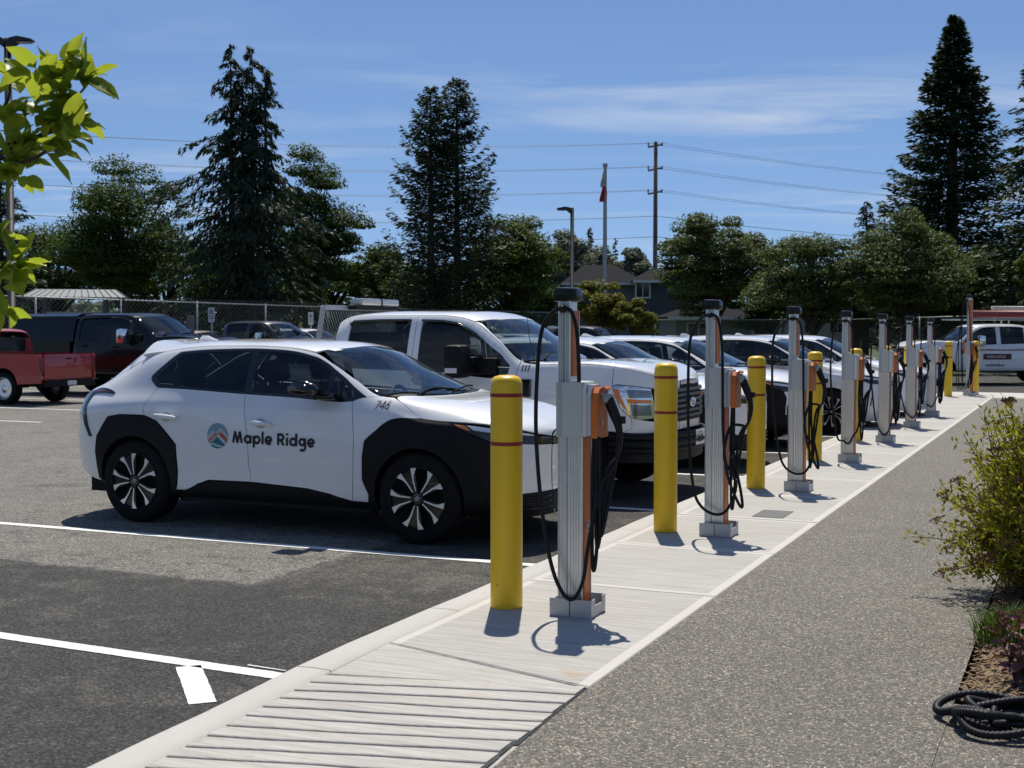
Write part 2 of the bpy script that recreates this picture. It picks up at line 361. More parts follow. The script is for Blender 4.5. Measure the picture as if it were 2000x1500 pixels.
# kerb with its top, rounded edge and face; drops at the ramp
def zr(u):                                   # level of the raised walk, falling into the ramp
    return float(np.interp(u, [-6, -3.3, -1.25, 99], [.035, .035, ZC, ZC]))
kerb = inrow(empty('kerb')); tag(kerb, kind='structure')
def kerb_seg(u0, u1):
    us = np.linspace(u0+.004, u1-.004, max(2, int((u1-u0)/.35)+1)); prof = []
    v = []; f = []
    for k, u in enumerate(us):
        z = zr(u)-.006; wob = .004*math.sin(u*5.1)+.003*math.sin(u*13)
        sec = [(-.835-.01, -.05), (-.84+wob, z*.55), (-.825+wob, z*.86), (-.80+wob, z), (-.70, z+.003), (-.625, z), (-.612, z-.012), (-.61, -.05)]
        v += [(x, u, zz) for x, zz in sec]
    m = 8
    for i in range(len(us)-1):
        for k in range(m-1): f.append((i*m+k, i*m+k+1, (i+1)*m+k+1, (i+1)*m+k))
    f.append(tuple(range(m-1, -1, -1))); f.append(tuple((len(us)-1)*m+k for k in range(m)))
    MBq = MB(); MBq.add(v, f); o = MBq.build('kerb_stone', M_kerb, kerb, angle=.9); return o
ke = [-7, -4.0, -1.55] + [-.2+3.2*k for k in range(9)] + [28.4]
for a, b in zip(ke[:-1], ke[1:]): kerb_seg(a, b)
# raised walk: slabs with joints
walk = inrow(empty('pavement')); tag(walk, kind='structure')
def slab(name, pts, z0, zf, m, parent, ch=.008, org=None):
    """polygon in row frame (x, y) with a top following zf(y) and chamfered edges"""
    cx = org[0] if org else sum(p[0] for p in pts)/len(pts); cyy = org[1] if org else sum(p[1] for p in pts)/len(pts)
    n = len(pts); P = [Vector((x-cx, y-cyy)) for x, y in pts]; I = []
    for i in range(n):
        a, b, c = P[i-1], P[i], P[(i+1) % n]
        e1 = (b-a).normalized(); e2 = (c-b).normalized(); n1 = Vector((-e1.y, e1.x)); n2 = Vector((-e2.y, e2.x)); q = n1+n2
        I.append(b + q*(ch/max(.3, q.dot(n1))))
    v = [(p.x, p.y, z0) for p in P] + [(p.x, p.y, zf(p.y+cyy)-ch) for p in P] + [(p.x, p.y, zf(p.y+cyy)) for p in I]
    f = [tuple(range(2*n, 3*n))] + [(i, (i+1) % n, (i+1) % n+n, i+n) for i in range(n)] + [(i+n, (i+1) % n+n, (i+1) % n+2*n, i+2*n) for i in range(n)]
    o = mesh(name, v, f, m, parent); o.location = (cx, cyy, 0); return o
XL, XR = -.606, .616
slab('slab', [(XL, -1.02), (XR, -1.36), (XR, .745), (XL, .745)], -.05, lambda y: ZC, M_conc1, walk, org=(.005, -.035))
s0 = slab('slab', [(XL, .755), (XR, .755), (XR, .755+1.59), (XL, .755+1.59)], -.05, lambda y: ZC, M_conc, walk)
for k in range(1, 16):
    c = s0.copy(); link(c, walk); c.location = (s0.location.x, s0.location.y+1.6*k, random.Random(k).uniform(-.0025, .0015))
slab('slab', [(XL, 26.36), (XR+7, 26.36), (XR+7, 28.3), (XL, 28.3)], -.05, lambda y: ZC-.004, M_kerb, walk)
slab('slab', [(XR+.004, 25.4), (XR+7, 25.4), (XR+7, 26.35), (XR+.004, 26.35)], -.05, lambda y: ZC-.002, M_kerb, walk)
slab('smooth_corner', [(XL, -1.60), (XR-.02, -1.36), (XL, -1.035)], -.05, lambda y: zr(y-.15), M_ramp, walk)
# dark utility lid set in the walk
lid = slab('utility_lid', [(.03, 4.05), (.30, 4.05), (.30, 4.50), (.03, 4.50)], .05, lambda y: ZC+.006, mat('lid_composite', (.13, .13, .125), .8, var=.2, bumpy=.4, bscale=80), walk, .004)
# scored ramp: each rib between two grooves is a strip of its own
ramp_o = inrow(empty('ramp')); tag(ramp_o, kind='structure')
rng = random.Random(4)
def rib_line(k, x): return -1.62 - .125*k + .235*(x-XL) + .007*math.sin(x*4+k*.9)+.003*math.sin(x*13+k*3.1)
for k in range(24):
    xs = np.linspace(XL, XR-.02-.10*rng.random()*.3-.0*k, 13); v = []; f = []
    gap = .0055
    for x in xs:
        a = rib_line(k+1, x)+gap; b = rib_line(k, x)-gap; zt = zr((a+b)/2) + .0004*math.sin(k*2.3)
        v += [(x, a-.004, zt-.022), (x, a, zt-.003), (x, a+.005, zt), (x, b-.005, zt), (x, b, zt-.003), (x, b+.004, zt-.022)]
    for i in range(len(xs)-1):
        for j in range(5): f.append((i*6+j, i*6+6+j, i*6+7+j, i*6+1+j))
    f.append((0, 1, 2, 3, 4, 5)); L = (len(xs)-1)*6; f.append((L+5, L+4, L+3, L+2, L+1, L))
    q = MB(); q.add(v, f); q.build('rib', M_ramp, ramp_o)
bed_ = mesh('ramp_bed', [(XL, -5.2, .01), (XR, -5.2, .01), (XR, -3.3, .01), (XR, -1.3, ZC-.024), (XL, -1.6, ZC-.035), (XL, -3.3, .01)], [(0, 1, 2, 5), (5, 2, 3, 4)], M_ramp, ramp_o)
# exposed aggregate path, planting bed
xs = np.linspace(XR+.006, 2.12, 8); ys = np.concatenate([np.linspace(-6, -1.0, 14), np.linspace(-.5, 25.39, 30)])
v = []; f = []
for j, y in enumerate(ys):
    for i, x in enumerate(xs):
        e = .012*math.sin(y*9)+.008*math.sin(y*23) if i == 0 and y < -1.1 else 0
        v.append((x+e, y, (ZC+.002) - (.045 if (i == 0 and y < -1.5) else 0)*min(1, (-1.5-y)) - (.02*min(1, max(0, -1.5-y)) if i == 1 else 0)))
n = len(xs)
for j in range(len(ys)-1):
    for i in range(n-1): f.append((j*n+i, j*n+i+1, (j+1)*n+i+1, (j+1)*n+i))
tag(inrow(mesh('footpath', v, f, M_agg, smooth=True)), kind='structure')
bedE = [(2.21, -.95), (2.19, -.6), (2.17, .2), (2.10, 1.2), (2.13, 4), (2.14, 25.38)]
v = [(x, y, .085) for x, y in bedE] + [(x+.12, y, .13) for x, y in bedE] + [(7.6, y, .14) for x, y in bedE]; n = 6
f = [(i, i+n, i+n+1, i+1) for i in range(5)] + [(i+n, i+2*n, i+2*n+1, i+n+1) for i in range(5)]
tag(inrow(mesh('planting_bed', v, [q[::-1] for q in f][:0] + f, M_mulch)), kind='structure')
tag(inrow(mesh('footpath', [(2.121, -6, .108), (9, -6, .108), (9, -.955, .108), (2.121, -.955, .108)], [(0, 1, 2, 3)], M_agg)), kind='structure')
# wood chips lying on the bed
rs = np.random.RandomState(5); v = []; f = []
for k in range(2600):
    x = 2.14+abs(rs.normal(0, .35)); y = rs.uniform(-.9, 2.2); a = rs.uniform(0, PI); l = rs.uniform(.012, .04); w = rs.uniform(.003, .008); z = .10+min(.035, (x-2.14)*.3)+rs.uniform(0, .016); tl = rs.uniform(-.4, .4)
    c, s = math.cos(a), math.sin(a); b = len(v)
    v += [(x-c*l-s*w, y-s*l+c*w, z-tl*l), (x-c*l+s*w, y-s*l-c*w, z-tl*l), (x+c*l+s*w, y+s*l-c*w, z+tl*l+.003), (x+c*l-s*w, y+s*l+c*w, z+tl*l+.003)]; f.append((b, b+1, b+2, b+3))
tag(inrow(mesh('wood_chips', v, f, mat_leaf('chip', (.05, .03, .02), (.33, .23, .14), .02, .9))), 'loose brown wood chips mulching the planting bed', 'mulch', kind='stuff')
# painted stall lines
lines = inrow(empty('road_marking')); tag(lines, kind='structure')
rs = np.random.RandomState(9)
def stripe(p0, p1, w, name='stripe', rag=.0028):
    p0 = Vector(p0); p1 = Vector(p1); d = (p1-p0); L = d.length; d.normalize(); s = Vector((-d.y, d.x)); n = max(4, int(L/.025)); v = []
    for i in range(n+1):
        p = p0+d*(L*i/n)
        for sg in (-1, 1): q = p+s*sg*(w/2+rs.uniform(-rag, rag)); v.append((q.x, q.y, .004))
    return mesh(name, v, [(2*i, 2*i+2, 2*i+3, 2*i+1) for i in range(n)], M_line, lines)
stripe((-.90, -1.46), (-6.6, -1.30), .105); stripe((-1.03, -1.98), (-1.50, -1.495), .125, rag=.002)
mesh('stripe', [(-1.0, -1.36, .0045), (-1.24, -1.345, .0045), (-1.24, -1.36, .0045), (-1.0, -1.37, .0045)], [(0, 1, 2, 3)], M_line, lines)
for k in range(9): stripe((-.92, 1.77+3.05*k), (-6.5, 1.66+3.05*k), .10)
for k in range(8): stripe((-15, 2+3.05*k), (-20.2, 2+3.05*k), .10)
for k in range(8): stripe((-20.5, 2+3.05*k), (-26, 2+3.05*k), .10)
#@@PART3
# ================================================================== VEHICLES
def pchip_slopes(h, d):
    """h: knot gaps (n-1), d: secants (..., n-1)"""
    n = d.shape[-1]+1; m = np.zeros(d.shape[:-1]+(n,))
    for k in range(1, n-1):
        a, b = d[..., k-1], d[..., k]; w1 = 2*h[k]+h[k-1]; w2 = h[k]+2*h[k-1]
        with np.errstate(divide='ignore', invalid='ignore'):
            q = (w1+w2)/(w1/a+w2/b)
        m[..., k] = np.where(a*b > 0, q, 0)
    m[..., 0] = d[..., 0]; m[..., -1] = d[..., -1]; return m
def hermite(xk, yk, mk, x):
    i = np.clip(np.searchsorted(xk, x, side='right')-1, 0, len(xk)-2); h = xk[i+1]-xk[i]; t = np.clip((x-xk[i])/h, 0, 1)
    return (2*t**3-3*t**2+1)*yk[i]+(t**3-2*t**2+t)*h*mk[i]+(-2*t**3+3*t**2)*yk[i+1]+(t**3-t**2)*h*mk[i+1]
class Line:
    def __init__(s, pts):
        if isinstance(pts, (int, float)): pts = [(-50, pts), (50, pts)]
        s.x = np.array([p[0] for p in pts], float); s.y = np.array([p[1] for p in pts], float)
        s.m = pchip_slopes(np.diff(s.x), np.diff(s.y)/np.diff(s.x))
    def __call__(s, x): return hermite(s.x, s.y, s.m, np.asarray(x, float))
class Loft:
    """body surface; t runs from the right sill (0) over the roof centre (T) to the left sill (2T). The right side is y < 0."""
    def __init__(s, rows, w):
        s.ry = [Line(a) for a, b in rows]; s.rz = [Line(b) for a, b in rows]; s.w = Line(w); s.T = len(rows)-1
    def half(s, x, t):
        x = np.asarray(x, float); t = np.asarray(t, float); w = s.w(x)
        Y = np.stack([a(x)*w for a in s.ry], -1); Z = np.stack([a(x) for a in s.rz], -1); h = np.ones(s.T)
        my = pchip_slopes(h, np.diff(Y, axis=-1)); mz = pchip_slopes(h, np.diff(Z, axis=-1)); mz[..., -1] = 0
        i = np.clip(np.floor(t).astype(int), 0, s.T-1); q = t-i
        b = [2*q**3-3*q**2+1, q**3-2*q**2+q, -2*q**3+3*q**2, q**3-q**2]
        g = lambda A, k: np.take_along_axis(A, (i+k)[..., None], -1)[..., 0]
        ev = lambda A, M: b[0]*g(A, 0)+b[1]*g(M, 0)+b[2]*g(A, 1)+b[3]*g(M, 1)
        return ev(Y, my), ev(Z, mz)
    def pt(s, x, t):
        x = np.asarray(x, float); t = np.asarray(t, float); far = t > s.T; tt = np.where(far, 2*s.T-t, t); y, z = s.half(x, tt)
        return np.stack([x, np.where(far, y, -y), z], -1)
    def nrm(s, x, t):
        e = 1e-3
        a = s.pt(x+e, t)-s.pt(x-e, t); b = s.pt(x, np.minimum(t+e*3, 2*s.T))-s.pt(x, np.maximum(t-e*3, 0))
        n = np.cross(b, a); l = np.linalg.norm(n, axis=-1, keepdims=True); n = n/np.maximum(l, 1e-12)
        P = s.pt(x, t); outw = P-np.stack([np.asarray(x, float), 0*np.asarray(x, float), 0*np.asarray(x, float)+.7], -1)
        sg = np.sign((n*outw).sum(-1, keepdims=True)); return n*np.where(sg == 0, 1, sg)
    def t_of_z(s, x, z, tmax):
        tt = np.linspace(0, tmax, 400); y, zz = s.half(np.full(400, float(x)), tt); return float(np.interp(z, np.maximum.accumulate(zz), tt))
    def t_of_y(s, x, y, tmin):
        tt = np.linspace(tmin, s.T, 300); yy, z = s.half(np.full(300, float(x)), tt)
        t = float(np.interp(-abs(y), np.maximum.accumulate(-yy), tt)); return t if y <= 0 else 2*s.T-t
def inside(P, loop):
    x, y = P[:, 0], P[:, 1]; c = np.zeros(len(P), bool); L = np.asarray(loop); j = len(L)-1
    for i in range(len(L)):
        xi, yi, xj, yj = L[i, 0], L[i, 1], L[j, 0], L[j, 1]
        k = ((yi > y) != (yj > y))
        with np.errstate(divide='ignore', invalid='ignore'): k &= x < (xj-xi)*(y-yi)/(yj-yi)+xi
        c ^= k; j = i
    return c
KT = .22
def panel(name, L, loop, m, parent, off=0., depth=.014, step=(.05, .3), holes=(), inset=.0034, smooth_custom=True):
    """loop: boundary in (x, t); fills it on the body surface with a rim folded inwards"""
    loops = []
    for q in [loop]+list(holes):
        q = np.array(q, float); q[:, 1] *= KT
        d = np.concatenate([q, q[:1]]); out_ = []
        for a, b in zip(d[:-1], d[1:]):
            n = max(1, int(np.linalg.norm(b-a)/.035)); out_ += [a+(b-a)*i/n for i in range(n)]
        q = np.array(out_)
        area = .5*np.sum(q[:, 0]*np.roll(q[:, 1], -1)-np.roll(q[:, 0], -1)*q[:, 1])
        if area < 0: q = q[::-1]
        if inset:
            e = np.roll(q, -1, 0)-np.roll(q, 1, 0); e /= np.maximum(np.linalg.norm(e, axis=1, keepdims=True), 1e-9); nn = np.stack([-e[:, 1], e[:, 0]], 1)
            q = q+nn*inset*(1 if not loops else -1)
        loops.append(q)
    lo, hi = loops[0].min(0), loops[0].max(0)
    gx, gy = np.meshgrid(np.arange(lo[0]+step[0]*.5, hi[0], step[0]), np.arange(lo[1]+step[1]*KT*.5, hi[1], step[1]*KT)); G = np.stack([gx.ravel(), gy.ravel()], 1)
    if len(G):
        ok = inside(G, loops[0])
        for h in loops[1:]: ok &= ~inside(G, h)
        B = np.concatenate(loops)
        G = G[ok]
        if len(G): G = G[np.min(((G[:, None, :]-B[None])**2).sum(-1), 1) > .012**2]
    pts = list(np.concatenate(loops)) + list(G); ed = []; k = 0
    for q in loops: n = len(q); ed += [(k+i, k+(i+1) % n) for i in range(n)]; k += n
    vo, eo, fo, *_ = delaunay_2d_cdt([Vector(p) for p in pts], ed, [], 0, 1e-6)
    vo = np.array([tuple(p) for p in vo]); fo = np.array([tuple(q) for q in fo if len(q) == 3])
    c = vo[fo].mean(1); ok = inside(c, loops[0])
    for h in loops[1:]: ok &= ~inside(c, h)
    fo = fo[ok]
    X, Tt = vo[:, 0], np.clip(vo[:, 1]/KT, 0, 2*L.T)
    Nn = L.nrm(X, Tt); P = L.pt(X, Tt)+Nn*(off(X)[:, None] if callable(off) else off)
    # orientation
    a, b, c = P[fo[:, 0]], P[fo[:, 1]], P[fo[:, 2]]; fl = (np.cross(b-a, c-a)*Nn[fo].sum(1)).sum(1) < 0
    fo[fl] = fo[fl][:, ::-1]
    V = [tuple(p) for p in P]; Fc = [tuple(int(i) for i in q) for q in fo]; nv = len(V); CN = [tuple(q) for q in Nn]
    ec = {}
    for q in Fc:
        for i in range(3): ec[(q[i], q[(i+1) % 3])] = 1
    for (i, j) in list(ec):
        if (j, i) not in ec:
            k = len(V); ni = Vector(Nn[i]); nj = Vector(Nn[j]); pi, pj = Vector(P[i]), Vector(P[j])
            V += [tuple(pj), tuple(pi), tuple(pi-ni*depth), tuple(pj-nj*depth)]; w = (pj-pi).cross(ni); w = w.normalized() if w.length > 1e-9 else ni; CN += [tuple(w)]*4
            Fc.append((k, k+1, k+2, k+3))
    o = mesh(name, V, Fc, m, parent, smooth=True)
    try: o.data.normals_split_custom_set_from_vertices([Vector(q) for q in CN])
    except Exception as ex: print('normals', ex)
    return o
def S(L, pts, tmax):                          # side outline given as (x, z), or (x, None, t)
    return [(p[0], p[2]) if len(p) == 3 else (p[0], L.t_of_z(p[0], p[1], tmax)) for p in pts]
def dens(pts, d=.06):
    out_ = []
    for a, b in zip(pts[:-1], pts[1:]):
        n = max(1, int(math.hypot(b[0]-a[0], b[1]-a[1])/d)); out_ += [(a[0]+(b[0]-a[0])*i/n, a[1]+(b[1]-a[1])*i/n) for i in range(n)]
    return out_+[pts[-1]]
def arc(cx, cz, r, a0, a1, n=22): return [(cx+r*math.cos(R(a0+(a1-a0)*i/n)), cz+r*math.sin(R(a0+(a1-a0)*i/n))) for i in range(n+1)]
def mirror(L, loop): return [(x, 2*L.T-t) for x, t in loop][::-1]
def pair(name, L, loop, m, parent, **k):
    a = panel(name, L, loop, m, parent, **k); b = panel(name, L, mirror(L, loop), m, parent, **k); return a, b
def cap_band(name, L, x, z0, z1, m, parent, off=0., n=10):
    zs = np.linspace(z0, z1, n); tt = [L.t_of_z(x, z, L.T) for z in zs]; y, z = L.half(np.full(n, x), np.array(tt))
    v = [(x+off, -a, b) for a, b in zip(y, z)] + [(x+off, a, b) for a, b in zip(y, z)]
    sg = 1 if x > 1 else -1
    f = [(i, n+i, n+i+1, i+1) if sg > 0 else (i, i+1, n+i+1, n+i) for i in range(n-1)]
    return mesh(name, v, f, m, parent)
def wheel(parent, x, y, z, r, w, style, sg):
    """tyre with tread shoulder, rim dish, spokes and hub; sg = -1 for the right side"""
    rr = r*.695
    o = MB().lathe([(rr*.93, -w*.5), (rr*1.0, -w*.52), (r*.80, -w*.53), (r*.93, -w*.50), (r*.985, -w*.40), (r, -w*.25), (r, w*.25), (r*.985, w*.40), (r*.93, w*.5), (r*.80, w*.53), (rr, w*.5), (rr*.93, w*.45)], 44, 'y').build('wheel', M_rubber, parent, smooth=True)
    o.location = (x, y, z)
    if style != 'steel_far':
        q = MB().lathe([(rr*.98, .535), (rr*1.0, .545), (rr*.975, .55), (rr*.955, .545), (rr*.95, .40), (rr*.86, .18), (rr*.3, .12), (.0, .12)], 40, 'y')
        for i, p in enumerate(q.v): p.y *= w*sg*-1 if sg > 0 else -w*-1*-1
        # the face of the rim looks outwards: y = -w*.5 on the right side
        for p in q.v: p.y = -abs(p.y) if sg < 0 else abs(p.y)
        q.build('rim_barrel', M_dark if style == 'twin' else M_galv if style == 'steel' else M_blackgloss, o, smooth=True)
        if style in ('twin', 'five', 'multi'):
            b = MB(); fr = w*.53*sg
            def spoke(pts):
                n = len(pts); P = [(a, c) for a, c in pts]
                b.prism(P, fr-.012*sg, fr, 'y') if sg > 0 else b.prism(P, fr, fr-.012*sg, 'y')
            def pol(rad, ang): return (rad*math.cos(R(ang)), rad*math.sin(R(ang)))
            if style == 'twin':
                for k in range(5):
                    a = 90+18+72*k+ (8 if x > 1 else 0)
                    for s2 in (-1, 1):
                        spoke([pol(rr*.24, a+s2*9), pol(rr*.24, a+s2*17), pol(rr*.62, a+s2*14.5), pol(rr*.74, a+s2*17), pol(rr*.97, a+s2*24), pol(rr*.975, a+s2*18), pol(rr*.97, a+s2*11.5), pol(rr*.62, a+s2*9.6)])
                        b.tube([(*pol(0, 0), 0)]*2, .001, 3) if False else None
                b.lathe([(rr*.965, fr*.995), (rr*.99, fr*1.0), (rr*.99, fr*.96)], 48, 'y')
            else:
                nsp = 6 if style == 'five' else 10
                for k in range(nsp):
                    a = 360/nsp*k+12; wd = 150/nsp*.5
                    spoke([pol(rr*.2, a-wd*1.5), pol(rr*.2, a+wd*1.5), pol(rr*.6, a+wd*.5), pol(rr*.97, a+wd*.62), pol(rr*.97, a-wd*.62), pol(rr*.6, a-wd*.5)])
                b.lathe([(rr*.94, fr*.99), (rr*.99, fr*1.0), (rr*.99, fr*.9)], 40, 'y')
            b.build('rim', M_silver, o)
            if style == 'twin':
                b = MB()
                for k in range(5):
                    a = 108+72*k+(8 if x > 1 else 0)
                    P = [pol(rr*.1, a-40), pol(rr*.1, a+40), pol(rr*.3, a+20), pol(rr*.96, a+20), pol(rr*.96, a-20), pol(rr*.3, a-20)]
                    b.prism(P, min(fr-.028*sg, fr-.014*sg), max(fr-.028*sg, fr-.014*sg), 'y')
                b.build('spoke_back', M_blackgloss, o)
            h = MB().lathe([(.001, fr*1.0), (rr*.15, fr*1.0), (rr*.18, fr*.985), (rr*.185, fr*.8)], 24, 'y').build('hub_cap', M_blackgloss, o, smooth=True)
            e = MB()
            for (rx, rz, cz) in ((.022, .016, 0), (.009, .016, 0), (.016, .007, .006)):
                e.tube([(rx*math.cos(2*PI*i/20), fr*1.003, cz+rz*math.sin(2*PI*i/20)) for i in range(20)], .0016, 4, closed=True)
            e.build('hub_emblem', M_silver, o)
        elif style == 'steel':
            h = MB().lathe([(.001, w*.5*sg), (rr*.22, w*.5*sg), (rr*.28, w*.42*sg), (rr*.6, w*.36*sg), (rr*.7, w*.44*sg), (rr*.93, w*.30*sg)], 28, 'y').build('rim', M_silver, o, smooth=True)
    return o
def seat(parent, x, y, z=.5, s=1.):
    b = MB(); b.box((x-.28*s, y-.25, z), (x+.27*s, y+.25, z+.16), .04)
    n = 6
    for i in range(n):
        pass
    v0 = MB(); v0.box((-.075, -.24, 0), (.075, .24, .60), .05); v0.box((-.06, -.14, .63), (.06, .14, .82), .04); v0.tube([(0, -.06, .55), (0, -.06, .66)], .008, 5); v0.tube([(0, .06, .55), (0, .06, .66)], .008, 5)
    rot = Matrix.Rotation(R(-14), 4, 'Y')
    b.add([rot @ p + Vector((x-.24*s, y, z+.08)) for p in v0.v], v0.f)
    return b.build('seat', M_seat, parent, angle=.6)
def steering(parent, x, y, z, r=.18):
    b = MB(); P = []
    for i in range(28):
        a = 2*PI*i/28; P.append(Vector((-.35*r*math.sin(a), r*math.cos(a), r*.94*math.sin(a))))
    b.tube([p+Vector((x, y, z)) for p in P], .016, 6, closed=True); b.box((x-.02, y-.06, z-.06), (x+.05, y+.06, z+.05), .02)
    b.tube([(x, y-r, z), (x, y+r, z)], .014, 5); b.tube([(x, y, z), (x+.03, y, z-r*.9)], .014, 5)
    return b.build('steering_wheel', M_interior, parent, angle=.7)
def mirror_part(name, parent, pos, size, m, sg, arm, ch=.03):
    x, y, z = pos; lx, ly, lz = size
    b = MB(); b.box((x-lx/2, y-ly/2, z-lz/2), (x+lx/2, y+ly/2, z+lz/2), ch); q = b.build(name, m, parent, angle=.7)
    a = MB().tube([(arm[0], arm[1], arm[2]), (x+lx*.1, y-sg*ly*.3, z-lz*.25)], .028, 7).build('mirror_arm', m, q); return q
def decal(name, L, body, x0, z0, length, m, parent, bold=0., shear=0., slope=0., off=.016, height=None, tmax=4.5):
    v, f = text2d(body, 1., bold, shear); v = v-v.min(0)*np.array([1, 0]); w = v[:, 0].max(); k = length/w; k2 = k if height is None else height
    # subdivide nothing: doors are nearly flat here
    x = x0+v[:, 0]*k; z = z0+v[:, 1]*k2+slope*(x-x0); t = np.array([L.t_of_z(a, b, tmax) for a, b in zip(x, z)])
    P = L.pt(x, t); Nn = L.nrm(x, t); return mesh(name, P+Nn*off, f, m, parent)
def decal_poly(name, L, polys, m, parent, off, tmax=4.5):
    vs_, fs_ = [], []
    for q in polys:
        q = dens(list(q)+[q[0]], .02)[:-1]; x = np.array([p[0] for p in q]); t = np.array([L.t_of_z(*p, tmax) for p in q]); P = L.pt(x, t)+L.nrm(x, t)*off
        b = len(vs_); vs_ += [tuple(p) for p in P]; fs_.append(tuple(range(b, b+len(q))))
    return mesh(name, vs_, fs_, m, parent)
def arcpts(cx, cz, r, a0, a1, n=18, rz=None): return [(cx+r*math.cos(R(a0+(a1-a0)*i/n)), cz+(rz or r)*math.sin(R(a0+(a1-a0)*i/n))) for i in range(n+1)]
GLYPH = {'1': (.40, [[(.04, .56), (.20, .66)], [(.20, .72), (.20, 0)]]), '7': (.50, [[(.04, .665), (.46, .665)], [(.44, .69), (.18, 0)]]), '4': (.54, [[(.38, 0), (.38, .72)], [(.40, .70), (.05, .20)], [(.03, .20), (.50, .20)]]), '6': (.52, [arcpts(.25, .22, .185, 0, 360, 22), [(.085, .30), (.22, .60), (.36, .72)]]),   # heavy geometric letters as strokes: (advance, [polylines]); x-height .5, cap height .72
    'M': (.90, [[(.09, 0), (.24, .72)], [(.235, .70), (.42, .02), (.45, .02)], [(.42, .02), (.605, .70)], [(.60, .72), (.75, 0)]]),
    'a': (.66, [arcpts(.29, .25, .205, 0, 360, 24), [(.52, .5), (.52, 0)]]), 'p': (.66, [arcpts(.34, .25, .205, 0, 360, 24), [(.10, .5), (.10, -.24)]]),
    'l': (.27, [[(.11, .78), (.11, 0)]]), 'e': (.66, [[(.08, .235), (.50, .235)], arcpts(.29, .25, .21, 0, 318, 24)]),
    ' ': (.24, []), 'R': (.66, [[(.11, 0), (.11, .72)], [(.11, .665), (.30, .665)]+arcpts(.32, .495, .17, 90, -90, 12)+[(.11, .325)], [(.30, .33), (.52, 0)]]),
    'i': (.27, [[(.11, .5), (.11, 0)], [(.11, .64), (.11, .76)]]), 'd': (.66, [arcpts(.29, .25, .205, 0, 360, 24), [(.52, .78), (.52, 0)]]),
    'g': (.66, [arcpts(.29, .27, .185, 0, 360, 24), [(.50, .52), (.52, .02)]+arcpts(.30, -.02, .22, 0, -135, 10)])}
def stroke_decal(name, L, text, x0, z0, k, lw, m, parent, off=.005, slope=0., tmax=4.5, shear=0.):
    pen = 0.; layer = 0
    for ch in text:
        adv, sts = GLYPH[ch]; vs_, fs_ = [], []
        for st in sts:
            P = [Vector((a+pen, b)) for a, b in st]; n = len(P); closed = (P[0]-P[-1]).length < 1e-4
            if closed: P = P[:-1]; n -= 1
            b0 = len(vs_); layer += 1; q = []
            for i in range(n):
                d = (P[(i+1) % n]-P[i-1]) if (closed or 0 < i < n-1) else (P[1]-P[0] if i == 0 else P[-1]-P[-2])
                d.normalize(); s_ = Vector((-d.y, d.x))*lw/2; q += [P[i]+s_, P[i]-s_]
            for w in q:
                x = x0+(w.x+shear*w.y)*k; z = z0+w.y*k+slope*(x-x0); t = L.t_of_z(x, z, tmax); xa = np.array([x]); ta = np.array([t])
                vs_.append(tuple((L.pt(xa, ta)+L.nrm(xa, ta)*(off+.00012*(layer % 4)))[0]))
            for i in range(n if closed else n-1): j = (i+1) % n; fs_.append((b0+2*i, b0+2*j, b0+2*j+1, b0+2*i+1))
        pen += adv
        if vs_: mesh(name, vs_, fs_, m, parent)
def clip_circle(poly, cx, cz, r, n=40):
    """Sutherland-Hodgman against a circle"""
    C = [(cx+r*math.cos(2*PI*i/n), cz+r*math.sin(2*PI*i/n)) for i in range(n)]; out_ = list(poly)
    for i in range(n):
        a, b = C[i], C[(i+1) % n]; inp = out_; out_ = []
        def sd(p): return (b[0]-a[0])*(p[1]-a[1])-(b[1]-a[1])*(p[0]-a[0])
        for j in range(len(inp)):
            p, q = inp[j-1], inp[j]; sp, sq = sd(p), sd(q)
            if (sp >= 0) != (sq >= 0): k = sp/(sp-sq); out_.append((p[0]+(q[0]-p[0])*k, p[1]+(q[1]-p[1])*k))
            if sq >= 0: out_.append(q)
        if not out_: return []
    return out_

